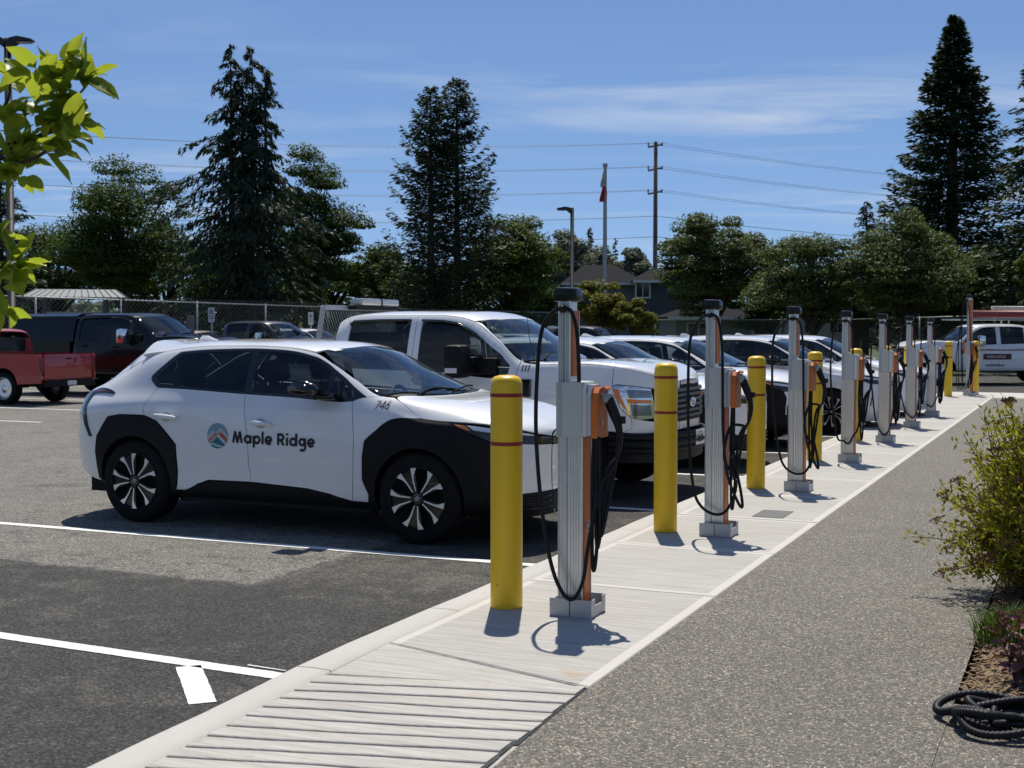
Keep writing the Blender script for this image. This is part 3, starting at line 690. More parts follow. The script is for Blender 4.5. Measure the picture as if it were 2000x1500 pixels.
# ------------------------------------------------------------------ electric crossover
CW = [(-.91, .42), (-.885, .62), (-.82, .77), (-.72, .87), (-.58, .945), (-.35, .99), (0, 1), (2.9, 1), (3.15, .985), (3.35, .945), (3.5, .88), (3.62, .79), (3.70, .68), (3.75, .56), (3.78, .40)]
Z_RAIL = [(-.91, 1.0), (-.78, 1.13), (-.56, 1.205), (-.28, 1.345), (.02, 1.485), (.34, 1.548), (.7, 1.572), (1.1, 1.575), (1.4, 1.566), (1.75, 1.522), (1.95, 1.43), (2.2, 1.30), (2.467, 1.172), (2.6, 1.158), (2.9, 1.095), (3.2, 1.055), (3.5, 1.0), (3.70, .95), (3.78, .91)]
C_ROWS = [
    ([(-.91, .76), (0, .80), (3, .80), (3.78, .78)], [(-.91, .36), (-.5, .29), (.2, .20), (2.6, .20), (3.3, .215), (3.78, .235)]),
    ([(-.91, .87), (0, .895), (3, .90), (3.78, .88)], [(-.91, .48), (-.5, .42), (.3, .345), (2.4, .345), (3.3, .36), (3.78, .36)]),
    ([(-.91, .93), (0, .925), (1.2, .915), (2.4, .925), (3.78, .93)], [(-.91, .72), (0, .72), (1.2, .69), (2.6, .70), (3.78, .62)]),
    ([(-.91, .91), (-.2, .93), (.4, .918), (1.3, .905), (2.2, .905), (2.8, .92), (3.78, .91)], [(-.91, .90), (-.3, .985), (.2, 1.0), (1.2, .965), (2.1, .985), (2.8, .955), (3.3, .90), (3.78, .80)]),
    ([(-.91, .85), (-.3, .83), (.2, .835), (1.2, .85), (2.1, .86), (2.5, .87), (2.9, .885), (3.78, .87)], [(-.91, .955), (-.6, 1.10), (-.1, 1.175), (.2, 1.19), (1.15, 1.158), (2.1, 1.112), (2.35, 1.10), (2.6, 1.08), (2.9, .998), (3.3, .972), (3.6, .93), (3.78, .865)]),
    ([(-.91, .74), (-.56, .70), (0, .645), (.34, .635), (1.1, .635), (1.6, .64), (1.95, .68), (2.2, .735), (2.467, .79), (2.7, .79), (3.1, .78), (3.5, .74), (3.78, .66)], Z_RAIL),
    ([(-.91, .40), (-.56, .38), (0, .36), (1.1, .36), (2.2, .40), (2.6, .44), (3.3, .44), (3.78, .36)], [(-.91, 1.01), (-.78, 1.155), (-.5, 1.33), (-.3, 1.50), (-.12, 1.565), (.2, 1.59), (.65, 1.613), (1.13, 1.612), (1.6, 1.592), (1.85, 1.545), (2.2, 1.385), (2.6, 1.205), (2.72, 1.155), (2.95, 1.135), (3.3, 1.085), (3.6, 1.01), (3.72, .96), (3.78, .915)]),
    (0, [(-.91, 1.012), (-.80, 1.15), (-.5, 1.35), (-.3, 1.515), (-.12, 1.575), (.2, 1.602), (.65, 1.625), (1.13, 1.624), (1.6, 1.606), (1.9, 1.56), (2.25, 1.40), (2.65, 1.20), (2.78, 1.15), (3.0, 1.135), (3.3, 1.09), (3.6, 1.013), (3.72, .962), (3.78, .917)])]
def build_crossover():
    L = Loft(C_ROWS, CW); T = L.T; car = empty('electric_car'); s = lambda *p: S(L, p, 5.)
    WIN_TOP = [(.343, 1.508), (.639, 1.530), (1.005, 1.541), (1.38, 1.535), (1.569, 1.518), (1.744, 1.482), (1.91, 1.416), (2.106, 1.302), (2.345, 1.160)]
    WIN_BOT = [(2.345, 1.160), (2.22, 1.126), (2.107, 1.117), (1.695, 1.144), (1.157, 1.164), (.203, 1.2)]
    REAR = [(.203, 1.2), (.145, 1.235), (.105, 1.27), (.10, 1.295), (.125, 1.325), (.343, 1.508)]
    tr = lambda x, t=4.93: (x, None, t)
    quarter = s((.203, 1.2), (.113, 1.03), (.129, .957), (-.145, .957), (-.287, .933), (-.42, .763), (-.449, .62), (-.44, .34), (-.62, .37), (-.80, .44), (-.905, .52), (-.905, .70), (-.905, .9), tr(-.905), tr(-.78), tr(-.56), tr(-.28), tr(.02), tr(.343), *REAR[::-1])
    pair('rear_quarter', L, quarter, M_white, car, step=(.04, .22))
    rside = s(*WIN_TOP, tr(2.462), tr(2.3), tr(2.1), tr(1.9), tr(1.7), tr(1.4), tr(1.1), tr(.7), tr(.343))
    pair('roof_rail', L, rside, M_white, car, step=(.04, .15))
    cd = [(1.157, 1.164), (1.183, .993), (1.218, .806), (1.23, .577), (1.254, .421)]; fd = [(2.22, 1.126), (2.258, .95), (2.27, .813), (2.262, .564), (2.241, .314)]
    rd = s((.203, 1.2), *cd, (.805, .416), (.68, .375), (.544, .315), (.434, .316), (.461, .354), (.48, .481), (.467, .713), (.262, .91), (.145, .952), (.129, .957), (.113, 1.03))
    ra = pair('rear_door', L, rd, M_white, car, step=(.05, .2))
    fdp = s(*cd, (1.816, .394), (2.024, .363), fd[4], fd[3], fd[2], fd[1], fd[0], (2.107, 1.117), (1.695, 1.144))
    fa = pair('front_door', L, fdp, M_white, car, step=(.05, .2))
    fen = s(fd[0], (2.345, 1.160), tr(2.467, 4.95), tr(2.58, 4.97), (2.66, 1.125), (2.76, 1.07), (2.878, 1.008), (2.745, 1.005), (2.617, .991), (2.48, .90), (2.371, .813), (2.351, .685), (2.346, .497), (2.399, .383), (2.39, .312), fd[4], fd[3], fd[2], fd[1])
    pair('front_fender', L, fen, M_white, car, step=(.04, .2))
    # windows: black trim ring, glass set in
    win = s(*REAR, *WIN_TOP[1:], *WIN_BOT[1:-1])
    g1 = s((.235, 1.22), (.165, 1.285), (.36, 1.484), (.645, 1.508), (1.0, 1.520), (1.125, 1.519), (1.135, 1.186))
    g2 = s((1.215, 1.184), (1.20, 1.517), (1.38, 1.513), (1.56, 1.497), (1.73, 1.461), (1.90, 1.392), (1.955, 1.36), (1.965, 1.145), (1.70, 1.166))
    g3 = s((1.995, 1.145), (1.99, 1.335), (2.09, 1.278), (2.255, 1.175), (2.19, 1.148))
    pair('window_trim', L, win, M_blackgloss, car, off=-.004, holes=(), step=(.05, .15)) if False else None
    for q in (win,):
        for lp, hs in ((q, (g1, g2, g3)), (mirror(L, q), tuple(mirror(L, h) for h in (g1, g2, g3)))): panel('window_trim', L, lp, M_blackgloss, car, off=-.003, holes=hs, step=(.06, .2), inset=.001)
    pair('rear_side_window', L, g1, M_gl_dark, car, off=-.005, depth=.004, inset=0); pair('front_side_window', L, g2, M_gl_front, car, off=-.005, depth=.004, inset=0); pair('quarter_window', L, g3, M_gl_front, car, off=-.005, depth=.004, inset=0)
    # cladding
    fc = s((2.39, .312), (2.399, .383), (2.346, .497), (2.351, .685), (2.371, .813), (2.48, .90), (2.617, .991), (2.745, 1.005), (2.9, 1.0), (3.107, .982), (3.17, .945), (3.30, .895), (3.46, .83), (3.50, .74), (3.475, .60), (3.45, .45), (3.36, .30), (3.28, .235), (3.235, .25), *arc(2.85, .375, .392, -14, 194), (2.45, .25))
    pair('front_wheel_arch', L, fc, M_clad, car, off=.010, depth=.05, step=(.05, .25))
    rc = s((-.44, .34), (-.449, .62), (-.42, .763), (-.287, .933), (-.145, .957), (.145, .952), (.262, .91), (.467, .713), (.48, .481), (.461, .354), (.434, .28), (.40, .25), *arc(0, .375, .392, -14, 194)[:], (-.41, .30))
    pair('rear_wheel_arch', L, rc, M_clad, car, off=.010, depth=.05, step=(.05, .25))
    rk = s((.434, .316), (.544, .313), (.68, .373), (.805, .414), (1.254, .419), (1.816, .392), (2.024, .361), (2.241, .312), (2.39, .310), (2.45, .26), tr(2.42, .05), tr(1.4, .05), tr(.42, .05))
    pair('sill', L, rk, M_clad, car, off=-.002, step=(.06, .3))
    # roof, hood, glass
    ty = lambda x, y: (x, L.t_of_y(x, y, 5.))
    e = 4.96; front = [ty(1.775, -.60), ty(1.83, -.45), ty(1.87, -.25), ty(1.885, 0), ty(1.87, .25), ty(1.83, .45), ty(1.775, .60)]
    roof = [(-.24, 5.02), (.1, e), (.6, e), (1.1, e), (1.5, e), (1.745, 4.98)] + front + [(1.745, 2*T-4.98), (1.5, 2*T-e), (1.1, 2*T-e), (.6, 2*T-e), (.1, 2*T-e), (-.24, 2*T-5.02)]
    panel('roof', L, roof, M_white, car, step=(.06, .2))
    wsb = [ty(2.50, -.755), ty(2.58, -.60), ty(2.66, -.40), ty(2.71, -.2), ty(2.725, 0)]
    ws = front[3::-1][::-1][:0] + [(x, t) for x, t in front] + [(2*0+x, 2*T-t) for x, t in [(2.48, 5.04), (2.1, 5.03), (1.9, 5.03)]][::-1] + [(x, 2*T-t) for x, t in wsb] + wsb[3::-1] + [(2.48, 5.04), (2.1, 5.03), (1.9, 5.03)]
    panel('windscreen', L, ws, M_gl_wind, car, off=-.002, depth=.005, step=(.06, .25), inset=.001)
    hb = [ty(2.605, -.74), ty(2.69, -.50), ty(2.74, -.25), ty(2.755, 0)]
    hd_side = s((2.60, None, 4.99), (2.66, 1.125), (2.76, 1.07), (2.88, 1.004), (3.0, .992), (3.2, .984), (3.4, .972), (3.55, .945), (3.66, .918), (3.74, .885), (3.778, .862))
    hood = hb + [(x, 2*T-t) for x, t in hb[2::-1]] + [(x, 2*T-t) for x, t in hd_side] + hd_side[::-1]
    panel('bonnet', L, hood, M_white, car, step=(.04, .18))
    cowl = wsb + [(x, 2*T-t) for x, t in wsb[3::-1]] + [(x, 2*T-t) for x, t in hb] + hb[2::-1]
    panel('cowl', L, cowl, M_clad, car, off=-.012, step=(.05, .3), inset=0)
    hg = [(-.74, 5.4), (-.5, 5.25), (-.28, 5.25), (-.28, 2*T-5.25), (-.5, 2*T-5.25), (-.74, 2*T-5.4)]
    panel('rear_window', L, hg, M_gl_dark, car, off=.001, step=(.06, .3)); hs = [(-.905, 4.97), (-.78, 4.97), (-.56, 4.97), (-.25, 4.97), (-.25, 2*T-4.97), (-.56, 2*T-4.97), (-.78, 2*T-4.97), (-.905, 2*T-4.97)]
    panel('tailgate', L, hs, M_white, car, holes=(hg,), step=(.05, .25))
    sp = [(-.09, 5.04), (.0, 5.0), (.14, 4.99), (.13, 6), (.12, T), (.13, 2*T-6), (.14, 2*T-4.99), (.0, 2*T-5.0), (-.09, 2*T-5.04), (-.14, 2*T-6), (-.16, T), (-.14, 6)]
    o = panel('spoiler', L, sp, M_white, car, off=lambda x: .003+.045*np.clip((.12-x)/.24, 0, 1)**1.2, depth=.03, step=(.03, .3))
    tl = s((-.68, 1.135), (-.50, 1.178), (-.30, 1.160), (-.265, 1.145), (-.29, 1.128), (-.56, 1.125), (-.60, 1.02), (-.545, .85), (-.485, .745), (-.525, .745), (-.60, .85), (-.68, 1.0), (-.75, 1.06))
    pair('tail_lamp', L, tl, M_blackgloss, car, off=.009, depth=.02, step=(.03, .15)); tl2 = s((-.60, 1.146), (-.33, 1.150), (-.33, 1.138), (-.60, 1.134)); pair('tail_lamp_lens', L, tl2, M_red, car, off=.012, depth=.006)
    cap_band('rear_bumper', L, -.91, .37, .99, M_white, car)
    # front end
    fb = s((3.50, .74), (3.46, .83), (3.56, .83), (3.66, .815), (3.778, .795), (3.778, .60), (3.778, .43), (3.66, .425), (3.56, .47), (3.48, .50))
    pair('front_bumper', L, fb, M_white, car, step=(.02, .2), inset=.0003); cap_band('front_bumper', L, 3.78, .43, .79, M_white, car)
    lo = s((3.36, .30), (3.45, .45), (3.48, .50), (3.56, .47), (3.66, .425), (3.778, .43), (3.778, .24), (3.6, .225), (3.45, .22), (3.28, .235)); pair('lower_grille', L, lo, M_clad, car, off=.006, depth=.02, step=(.02, .2), inset=.0003); cap_band('lower_grille', L, 3.78, .24, .425, M_clad, car, .004)
    for zz in (.30, .345, .39):
        xx = np.array([3.55, 3.62, 3.68, 3.73, 3.765]); tt = np.array([L.t_of_z(a, zz, 5) for a in xx]); P = L.pt(xx, tt)+L.nrm(xx, tt)*.014
        MB().tube([tuple(p) for p in P]+[(p[0], -p[1], p[2]) for p in P[::-1]], .005, 5).build('grille_bar', M_blackgloss, car)
    hl = s((3.107, .980), (3.30, .960), (3.45, .945), (3.58, .925), (3.68, .898), (3.778, .852), (3.778, .80), (3.66, .818), (3.56, .832), (3.46, .835), (3.30, .898), (3.17, .948)); pair('headlamp', L, hl, M_blackgloss, car, off=.004, depth=.03, step=(.02, .1), inset=.0003); cap_band('headlamp_strip', L, 3.78, .797, .855, M_blackgloss, car, .003)
    h2 = s((3.26, .958), (3.44, .938), (3.57, .917), (3.70, .885), (3.73, .868), (3.60, .884), (3.42, .908), (3.32, .922)); pair('headlamp_lens', L, h2, M_lamp, car, off=.009, depth=.008, step=(.02, .1))
    h3 = s((3.16, .965), (3.25, .955), (3.31, .918), (3.27, .922), (3.20, .945)); pair('indicator_lens', L, h3, M_amber, car, off=.009, depth=.006, step=(.02, .1))
    sc = s((3.50, .62), (3.545, .70), (3.575, .66), (3.56, .52), (3.52, .44), (3.49, .46)); pair('bumper_intake', L, sc, M_clad, car, off=.007, depth=.01, step=(.02, .15))
    cap_band('bonnet', L, 3.78, .86, .908, M_white, car)
    # wheels, wells, underside, interior
    for x in (0, 2.85):
        for sg in (-1, 1):
            wheel(car, x, sg*.795, .37, .37, .225, 'twin', sg)
            b = MB(); n = 20; r = .43
            P = [(x+r*math.cos(PI*i/n), .375+r*math.sin(PI*i/n)) for i in range(n+1)]
            v = [(a, sg*.60, c) for a, c in P]+[(a, sg*.885, c) for a, c in P]; f = [(i, i+1, i+n+2, i+n+1) for i in range(n)]+[tuple(range(n+1))]
            b.add(v, f); b.build('wheel_well', M_dark, car)
            MB().lathe([(.001, sg*.70), (.15, sg*.70), (.155, sg*.69)], 24, 'y', (x, 0, .37)).build('brake_disc', M_galv, car)
    b = MB(); b.box((-.8, -.58, .21), (3.55, .58, .40)); b.box((.47, -.84, .22), (2.38, .84, .42)); b.build('underbody', M_dark, car)
    ln = s((.47, .40), (.48, 1.10), (2.30, 1.06), (2.32, .40)); pair('door_liner', L, ln, M_interior, car, off=-.035, step=(.12, .5))
    b = MB(); b.box((-.65, -.70, .42), (.35, .70, 1.04)); b.build('boot_liner', M_interior, car)
    for y in (-.37, .37): seat(car, 1.55, y, .56)
    b = MB(); b.box((.25, -.62, .55), (.80, .62, .72), .05); b.box((.18, -.60, .70), (.34, .60, 1.20), .05); b.build('rear_seat', M_seat, car)
    for y in (-.4, .4): MB().box((.19, y-.13, 1.20), (.30, y+.13, 1.36), .04).build('headrest', M_seat, car)
    b = MB(); b.prism([(2.05, .62), (2.05, .98), (2.12, 1.05), (2.30, 1.085), (2.62, 1.10), (2.66, .62)], -.74, .74, 'y'); b.build('dashboard', M_interior, car)
    MB().box((2.10, -.16, 1.0), (2.13, .16, 1.16), .01).build('touch_screen', M_blackgloss, car); steering(car, 2.0, .37, 1.03)
    # mirrors, handles, aerial, wipers
    for sg in (-1, 1):
        q = MB(); prof = [(1.77, 1.19), (1.745, 1.225), (1.77, 1.265), (1.84, 1.295), (1.93, 1.285), (2.0, 1.245), (2.02, 1.21), (1.97, 1.18), (1.86, 1.17)]
        q.prism(prof, sg*.93 if sg > 0 else -1.12, sg*1.12 if sg > 0 else -.93, 'y')
        bm = bmesh.new(); me = bpy.data.meshes.new('x')
        mo = q.build('door_mirror', M_blackgloss, car); bm.from_mesh(mo.data); bmesh.ops.bevel(bm, geom=bm.edges[:], offset=.035, segments=3, affect='EDGES', clamp_overlap=True); bm.to_mesh(mo.data); bm.free(); mo.data.polygons.foreach_set('use_smooth', [True]*len(mo.data.polygons))
        MB().box((1.93, min(sg*.82, sg*.96), 1.135), (2.10, max(sg*.82, sg*.96), 1.19), .02).build('mirror_stalk', M_blackgloss, mo, angle=.6)
        for (x0, x1, z, door) in ((.25, .505, .964, ra), (1.235, 1.478, .934, fa)):
            n = 12; P = []
            xx = np.linspace(x0, x1, n); tt = np.array([L.t_of_z(a, z-.02*(a-x0)/.25, 5) for a in xx]); pp = L.pt(xx, tt); nn = L.nrm(xx, tt)
            if sg > 0: pp = pp*np.array([1, -1, 1]); nn = nn*np.array([1, -1, 1])
            off = .018+.026*np.sin(np.linspace(.15, PI-.15, n)); rr = .010+.012*np.sin(np.linspace(.2, PI-.2, n))
            hd = MB().tube([tuple(a+b*c) for a, b, c in zip(pp, nn, off)], list(rr), 8).build('door_handle', M_white, door[0 if sg < 0 else 1], smooth=True)
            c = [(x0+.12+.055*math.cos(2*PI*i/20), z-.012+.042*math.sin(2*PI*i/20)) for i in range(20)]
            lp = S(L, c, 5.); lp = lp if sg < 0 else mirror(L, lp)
            panel('handle_recess_shade', L, lp, mat('white_in_shade', (.45, .46, .47), .5), door[0 if sg < 0 else 1], off=.0015, depth=.001, inset=0, step=(.03, .1))  # flat grey disc on the door; the hollow's shade is painted as its colour
    q = MB(); q.prism([(.02, 1.585), (.03, 1.63), (.06, 1.655), (.10, 1.652), (.17, 1.625), (.26, 1.597)], -.018, .018, 'y'); q.build('aerial_fin', M_white, car, angle=.8)
    for pts in ([(2.66, -.55, 1.175), (2.62, -.2, 1.215), (2.68, .12, 1.19)], [(2.70, .0, 1.175), (2.64, .38, 1.21), (2.56, .66, 1.20)]):
        MB().tube(smooth_path(pts, 4), .009, 5).build('wiper', M_clad, car)
    st = [ty(1.80, -.55), ty(1.85, -.53), ty(1.87, -.43), ty(1.82, -.45)]; panel('sticker', L, st, mat('pale_sticker', (.55, .62, .58), .6), car, off=.003, depth=.001, inset=0)
    MB().box((1.92, -.07, 1.44), (1.96, .07, 1.50), .012).build('rear_view_mirror', M_blackgloss, car)
    return car, L
CAR_YAW = -.429
fw = Vector((math.cos(.429), -math.sin(.429), 0)); lf = Vector((math.sin(.429), math.cos(.429), 0))
CAR0 = Vector((-3.328, 11.189, 0)) + lf*.88     # centre of the rear axle of the first car
car1, LC = build_crossover()
car1.location = CAR0; car1.rotation_euler = (0, 0, CAR_YAW)
plain = {}
def place(o, x, lat, yaw=0., z=0):              # a vehicle of the row: x forwards, lat along the row, from the first car
    p = CAR0 + fw*x + lf*lat; o.location = (p.x, p.y, z); o.rotation_euler = (0, 0, CAR_YAW+yaw)
def recolor(o, swap):
    for c in [o]+list(o.children_recursive):
        if c.type == 'MESH':
            for i, ms in enumerate(c.material_slots):
                if ms.material and ms.material.name in swap:
                    nm = swap[ms.material.name]; ms.link = 'OBJECT'; ms.material = nm
G_ROW = 'white cars charging in the row of stalls'
car3 = copy_tree(car1); place(car3, .10, 6.15, .012); car4 = copy_tree(car1); place(car4, .25, 9.2, -.008)
car5 = copy_tree(car1); place(car5, .95, 12.25, .015); car6 = copy_tree(car1); place(car6, 1.15, 15.3)
recolor(car5, {'black_cladding': mat_paint('pearl_paint', (.66, .67, .69)), 'white_paint': mat_paint('pearl_paint', (.66, .67, .69))})
recolor(car6, {'black_cladding': M_white})
tag(car1, 'white electric crossover with a round mountain logo and Maple Ridge lettering on its doors', 'car', G_ROW)
tag(car3, 'white crossover with black wheel arches right behind the white pickup in the charging row', 'car', G_ROW)
tag(car4, 'white crossover behind the second charger, second car past the white pickup', 'car', G_ROW)
tag(car5, 'pearl white hatchback between the second and third chargers, third car past the pickup', 'car', G_ROW)
tag(car6, 'farthest white hatchback in the charging row, front wheel beside the third charger', 'car', G_ROW)
# lettering and emblem on the first car
LETK = .835/(.90+.66*6+.27*2+.24+.66-.10)
stroke_decal('letter', LC, 'Maple Ridge', 1.065, .752, LETK, .158, M_ink, car1, slope=-.012)
stroke_decal('fleet_number', LC, '746', 2.435, 1.068, .090, .085, M_ink, car1, shear=.22, tmax=4.9)
cx, cz, r = .915, .803, .108
disc = [(cx+r*math.cos(2*PI*i/40), cz+r*math.sin(2*PI*i/40)) for i in range(40)]
emb = decal_poly('emblem', LC, [disc], mat('emblem_sky', (.20, .33, .42), .5), car1, .004)
def chev(ax, az, w, down, half):                # chevron band with apex at (ax, az)
    sl = .92
    return [[(ax, az), (ax-half, az-sl*half), (ax-half, az-sl*half-w), (ax, az-w)], [(ax, az), (ax, az-w), (ax+half, az-sl*half-w), (ax+half, az-sl*half)]]
def emb_layer(name, polys, m, k):
    P = [clip_circle(q if sum((b[0]-a[0])*(b[1]+a[1]) for a, b in zip(q, q[1:]+q[:1])) < 0 else q[::-1], cx, cz, r*.995) for q in polys]; P = [q for q in P if len(q) > 2]
    decal_poly(name, LC, P, m, emb, .004+.0006*k)
c_w = mat('emblem_white', (.62, .63, .63), .5); c_t = mat('emblem_tan', (.42, .34, .26), .5); c_r = mat('emblem_red', (.42, .10, .07), .5); c_g = mat('emblem_teal', (.02, .16, .19), .5)
emb_layer('emblem_ridge', chev(cx-.045, cz+.042, .30, 0, .2)[0:1]+chev(cx-.045, cz+.042, .30, 0, .2)[1:]+chev(cx+.03, cz+.066, .34, 0, .2), c_w, 1)
emb_layer('emblem_ridge', chev(cx-.045, cz+.030, .020, 0, .09)+chev(cx+.03, cz+.054, .024, 0, .15), c_t, 2)
emb_layer('emblem_ridge', [[(cx+.01, cz+.012), (cx+.04, cz+.030), (cx+.15, cz-.062), (cx+.15, cz-.105)], [(cx-.004, cz+.020), (cx-.15, cz-.105), (cx-.15, cz-.085), (cx-.012, cz+.028)]], c_r, 3)
emb_layer('emblem_ridge', [[(cx, cz-.006), (cx+.11, cz-.10), (cx-.11, cz-.10)]], c_g, 4)
wv = [(cx-.11, cz-.072), (cx-.05, cz-.062), (cx, cz-.075), (cx+.05, cz-.088), (cx+.11, cz-.075)]
emb_layer('emblem_wave', [[*wv, *[(a, b-.013) for a, b in wv[::-1]]]], c_w, 5); emb_layer('emblem_wave', [[*[(a, b-.013) for a, b in wv], (cx+.11, cz-.12), (cx-.11, cz-.12)]], mat('emblem_sea', (.02, .22, .27), .5), 5.5)
#@@PART4
# ------------------------------------------------------------------ pickup trucks
TW = [(.08, .90), (.13, .97), (.25, 1), (3.30, 1), (3.45, .985), (3.58, .945), (3.70, .86), (3.79, .72), (3.86, .52), (3.90, .34)]
T_ROWS = [
    (.93, [(.08, .42), (2.4, .42), (3.3, .40), (3.9, .42)]), (.99, [(.08, .55), (3.9, .55)]), ([(.08, 1.0), (2, 1.0), (2.6, 1.01), (3.9, 1.0)], [(.08, .84), (3.9, .80)]),
    ([(.08, .985), (2.2, .985), (3, 1.0), (3.9, .99)], [(.08, 1.10), (2.3, 1.08), (3.9, 1.02)]),
    ([(.08, .95), (2.2, .95), (2.6, .965), (3.9, .95)], [(.08, 1.28), (1.6, 1.262), (2.1, 1.212), (2.4, 1.235), (3.0, 1.245), (3.6, 1.20), (3.9, 1.13)]),
    ([(.08, .76), (.3, .745), (1.8, .75), (2.1, .82), (2.4, .875), (2.7, .885), (3.5, .88), (3.9, .82)], [(.08, 1.70), (.14, 1.79), (.28, 1.845), (.6, 1.868), (1.4, 1.866), (1.68, 1.838), (1.82, 1.79), (2.1, 1.60), (2.40, 1.385), (2.6, 1.375), (3.1, 1.385), (3.5, 1.35), (3.75, 1.28), (3.9, 1.19)]),
    ([(.08, .42), (1.8, .42), (2.6, .5), (3.9, .46)], [(.08, 1.75), (.14, 1.84), (.28, 1.89), (.9, 1.915), (1.6, 1.905), (1.86, 1.845), (2.2, 1.63), (2.6, 1.385), (2.8, 1.385), (3.1, 1.40), (3.5, 1.375), (3.75, 1.30), (3.9, 1.20)]),
    (0, [(.08, 1.76), (.14, 1.85), (.28, 1.90), (.9, 1.923), (1.6, 1.913), (1.9, 1.85), (2.25, 1.635), (2.66, 1.39), (2.82, 1.385), (3.1, 1.395), (3.5, 1.37), (3.75, 1.30), (3.9, 1.20)])]
M_lens = mat('lamp_reflector', (.22, .23, .24), .15, .7, var=.25, vscale=30, coat=1.)
def build_pickup(name, paint, doors=2, rack=False, bed=True, style='five', canopy=False, detail=True, chrome=M_chrome):
    L = Loft(T_ROWS, TW); T = L.T; tk = empty(name); s = lambda *p: S(L, p, 5.); tr = lambda x, t=4.95: (x, None, t); ty = lambda x, y: (x, L.t_of_y(x, y, 5.))
    wt = [(.315, 1.765), (.36, 1.800), (.70, 1.812), (1.06, 1.812)]
    f_top = [(1.20, 1.810), (1.45, 1.802), (1.62, 1.778), (1.76, 1.715), (1.95, 1.59), (2.17, 1.44), (2.27, 1.345)]
    f_bot = [(2.27, 1.345), (2.26, 1.26), (2.10, 1.215), (1.85, 1.232), (1.60, 1.262), (1.20, 1.275)]
    cabr = s((.10, .45), (.10, 1.0), (.10, 1.4), tr(.10), tr(.25), tr(.7), tr(1.13), (1.13, 1.30), (1.13, .9), (1.13, .45))
    rw = s((.30, 1.30), *wt, (1.06, 1.28)); fwn = s(*f_top, *f_bot[1:])
    for lp, h in ((cabr, rw), (mirror(L, cabr), mirror(L, rw))): panel('rear_door', L, lp, paint, tk, holes=(h,), step=(.07, .25))
    fr = s((1.13, .45), (1.13, .9), (1.13, 1.30), tr(1.13), tr(1.5), tr(1.68), tr(1.85), tr(2.1), tr(2.38), (2.36, 1.25), (2.37, .9), (2.35, .45))
    for lp, h in ((fr, fwn), (mirror(L, fr), mirror(L, fwn))): panel('front_door', L, lp, paint, tk, holes=(h,), step=(.07, .25))
    pair('rear_side_window', L, rw, M_gl_dark, tk, off=-.012, depth=.004, inset=0); pair('front_side_window', L, fwn, M_gl_front, tk, off=-.012, depth=.004, inset=0)
    for lp in (rw, fwn):                          # rain visors over the windows
        pass
    fen = s((2.35, .45), (2.37, .9), (2.36, 1.25), tr(2.385, 4.95), tr(2.6, 4.72), tr(3.0, 4.72), tr(3.4, 4.70), (3.403, 1.158), (3.44, 1.06), (3.498, .93), (3.598, .84), (3.60, .74), (3.52, .70), (3.36, .71), *[p for p in arc(2.97, .43, .48, 28, 180, 20)][0:], (2.48, .45))
    pair('front_fender', L, fen, paint, tk, step=(.05, .25))
    front = [ty(1.86, -.66), ty(1.93, -.4), ty(1.96, 0), ty(1.93, .4), ty(1.86, .66)]
    roof = [(.12, 4.97), (.6, 4.96), (1.3, 4.96), (1.79, 4.98)] + front + [(1.79, 2*T-4.98), (1.3, 2*T-4.96), (.6, 2*T-4.96), (.12, 2*T-4.97)]
    panel('roof', L, roof, paint, tk, step=(.08, .25))
    wsb = [ty(2.44, -.83), ty(2.56, -.5), ty(2.62, 0)]
    ws = front + [(2.0, 2*T-5.04), (2.2, 2*T-5.04), (2.41, 2*T-5.03)] + [(x, 2*T-t) for x, t in wsb] + wsb[1::-1] + [(2.41, 5.03), (2.2, 5.04), (2.0, 5.04)]
    panel('windscreen', L, ws, M_gl_wind, tk, off=-.003, depth=.005, step=(.08, .3), inset=.001)
    pil = [(1.80, 4.96), (2.0, 4.96), (2.2, 4.96), (2.40, 4.96), (2.41, 5.02), (2.2, 5.03), (2.0, 5.03), (1.87, 5.06)]; pair('windscreen_pillar', L, pil, paint, tk, inset=0)
    hb = [ty(2.52, -.84), ty(2.64, -.45), ty(2.68, 0)]; hs = [(2.60, 4.74), (3.0, 4.74), (3.4, 4.72), (3.6, 4.70), (3.74, 4.66), (3.84, 4.6), (3.898, 4.55)]
    hood = hb + [(x, 2*T-t) for x, t in hb[1::-1]] + [(x, 2*T-t) for x, t in hs] + hs[::-1]
    panel('bonnet', L, hood, paint, tk, step=(.05, .22)); cap_band('bonnet', L, 3.9, 1.155, 1.19, paint, tk)
    cowl = wsb + [(x, 2*T-t) for x, t in wsb[1::-1]] + [(x, 2*T-t) for x, t in hb] + hb[1::-1]; panel('cowl', L, cowl, M_clad, tk, off=-.015, inset=0)
    br = s(tr(3.40, 4.70), tr(3.6, 4.69), tr(3.74, 4.65), tr(3.84, 4.59), tr(3.898, 4.54), (3.898, 1.10), (3.84, 1.112), (3.745, 1.132), (3.60, 1.157), (3.45, 1.172), (3.405, 1.16))
    pair('lamp_brow', L, br, paint, tk, off=-.001, step=(.03, .1), inset=.0015)
    # nose: lamps, grille, bumper
    lamp = s((3.405, 1.155), (3.45, 1.165), (3.60, 1.150), (3.74, 1.125), (3.765, .98), (3.77, .835), (3.66, .825), (3.60, .84), (3.50, .93))
    pair('headlamp', L, lamp, chrome, tk, off=.004, depth=.05, step=(.03, .12), inset=.001)
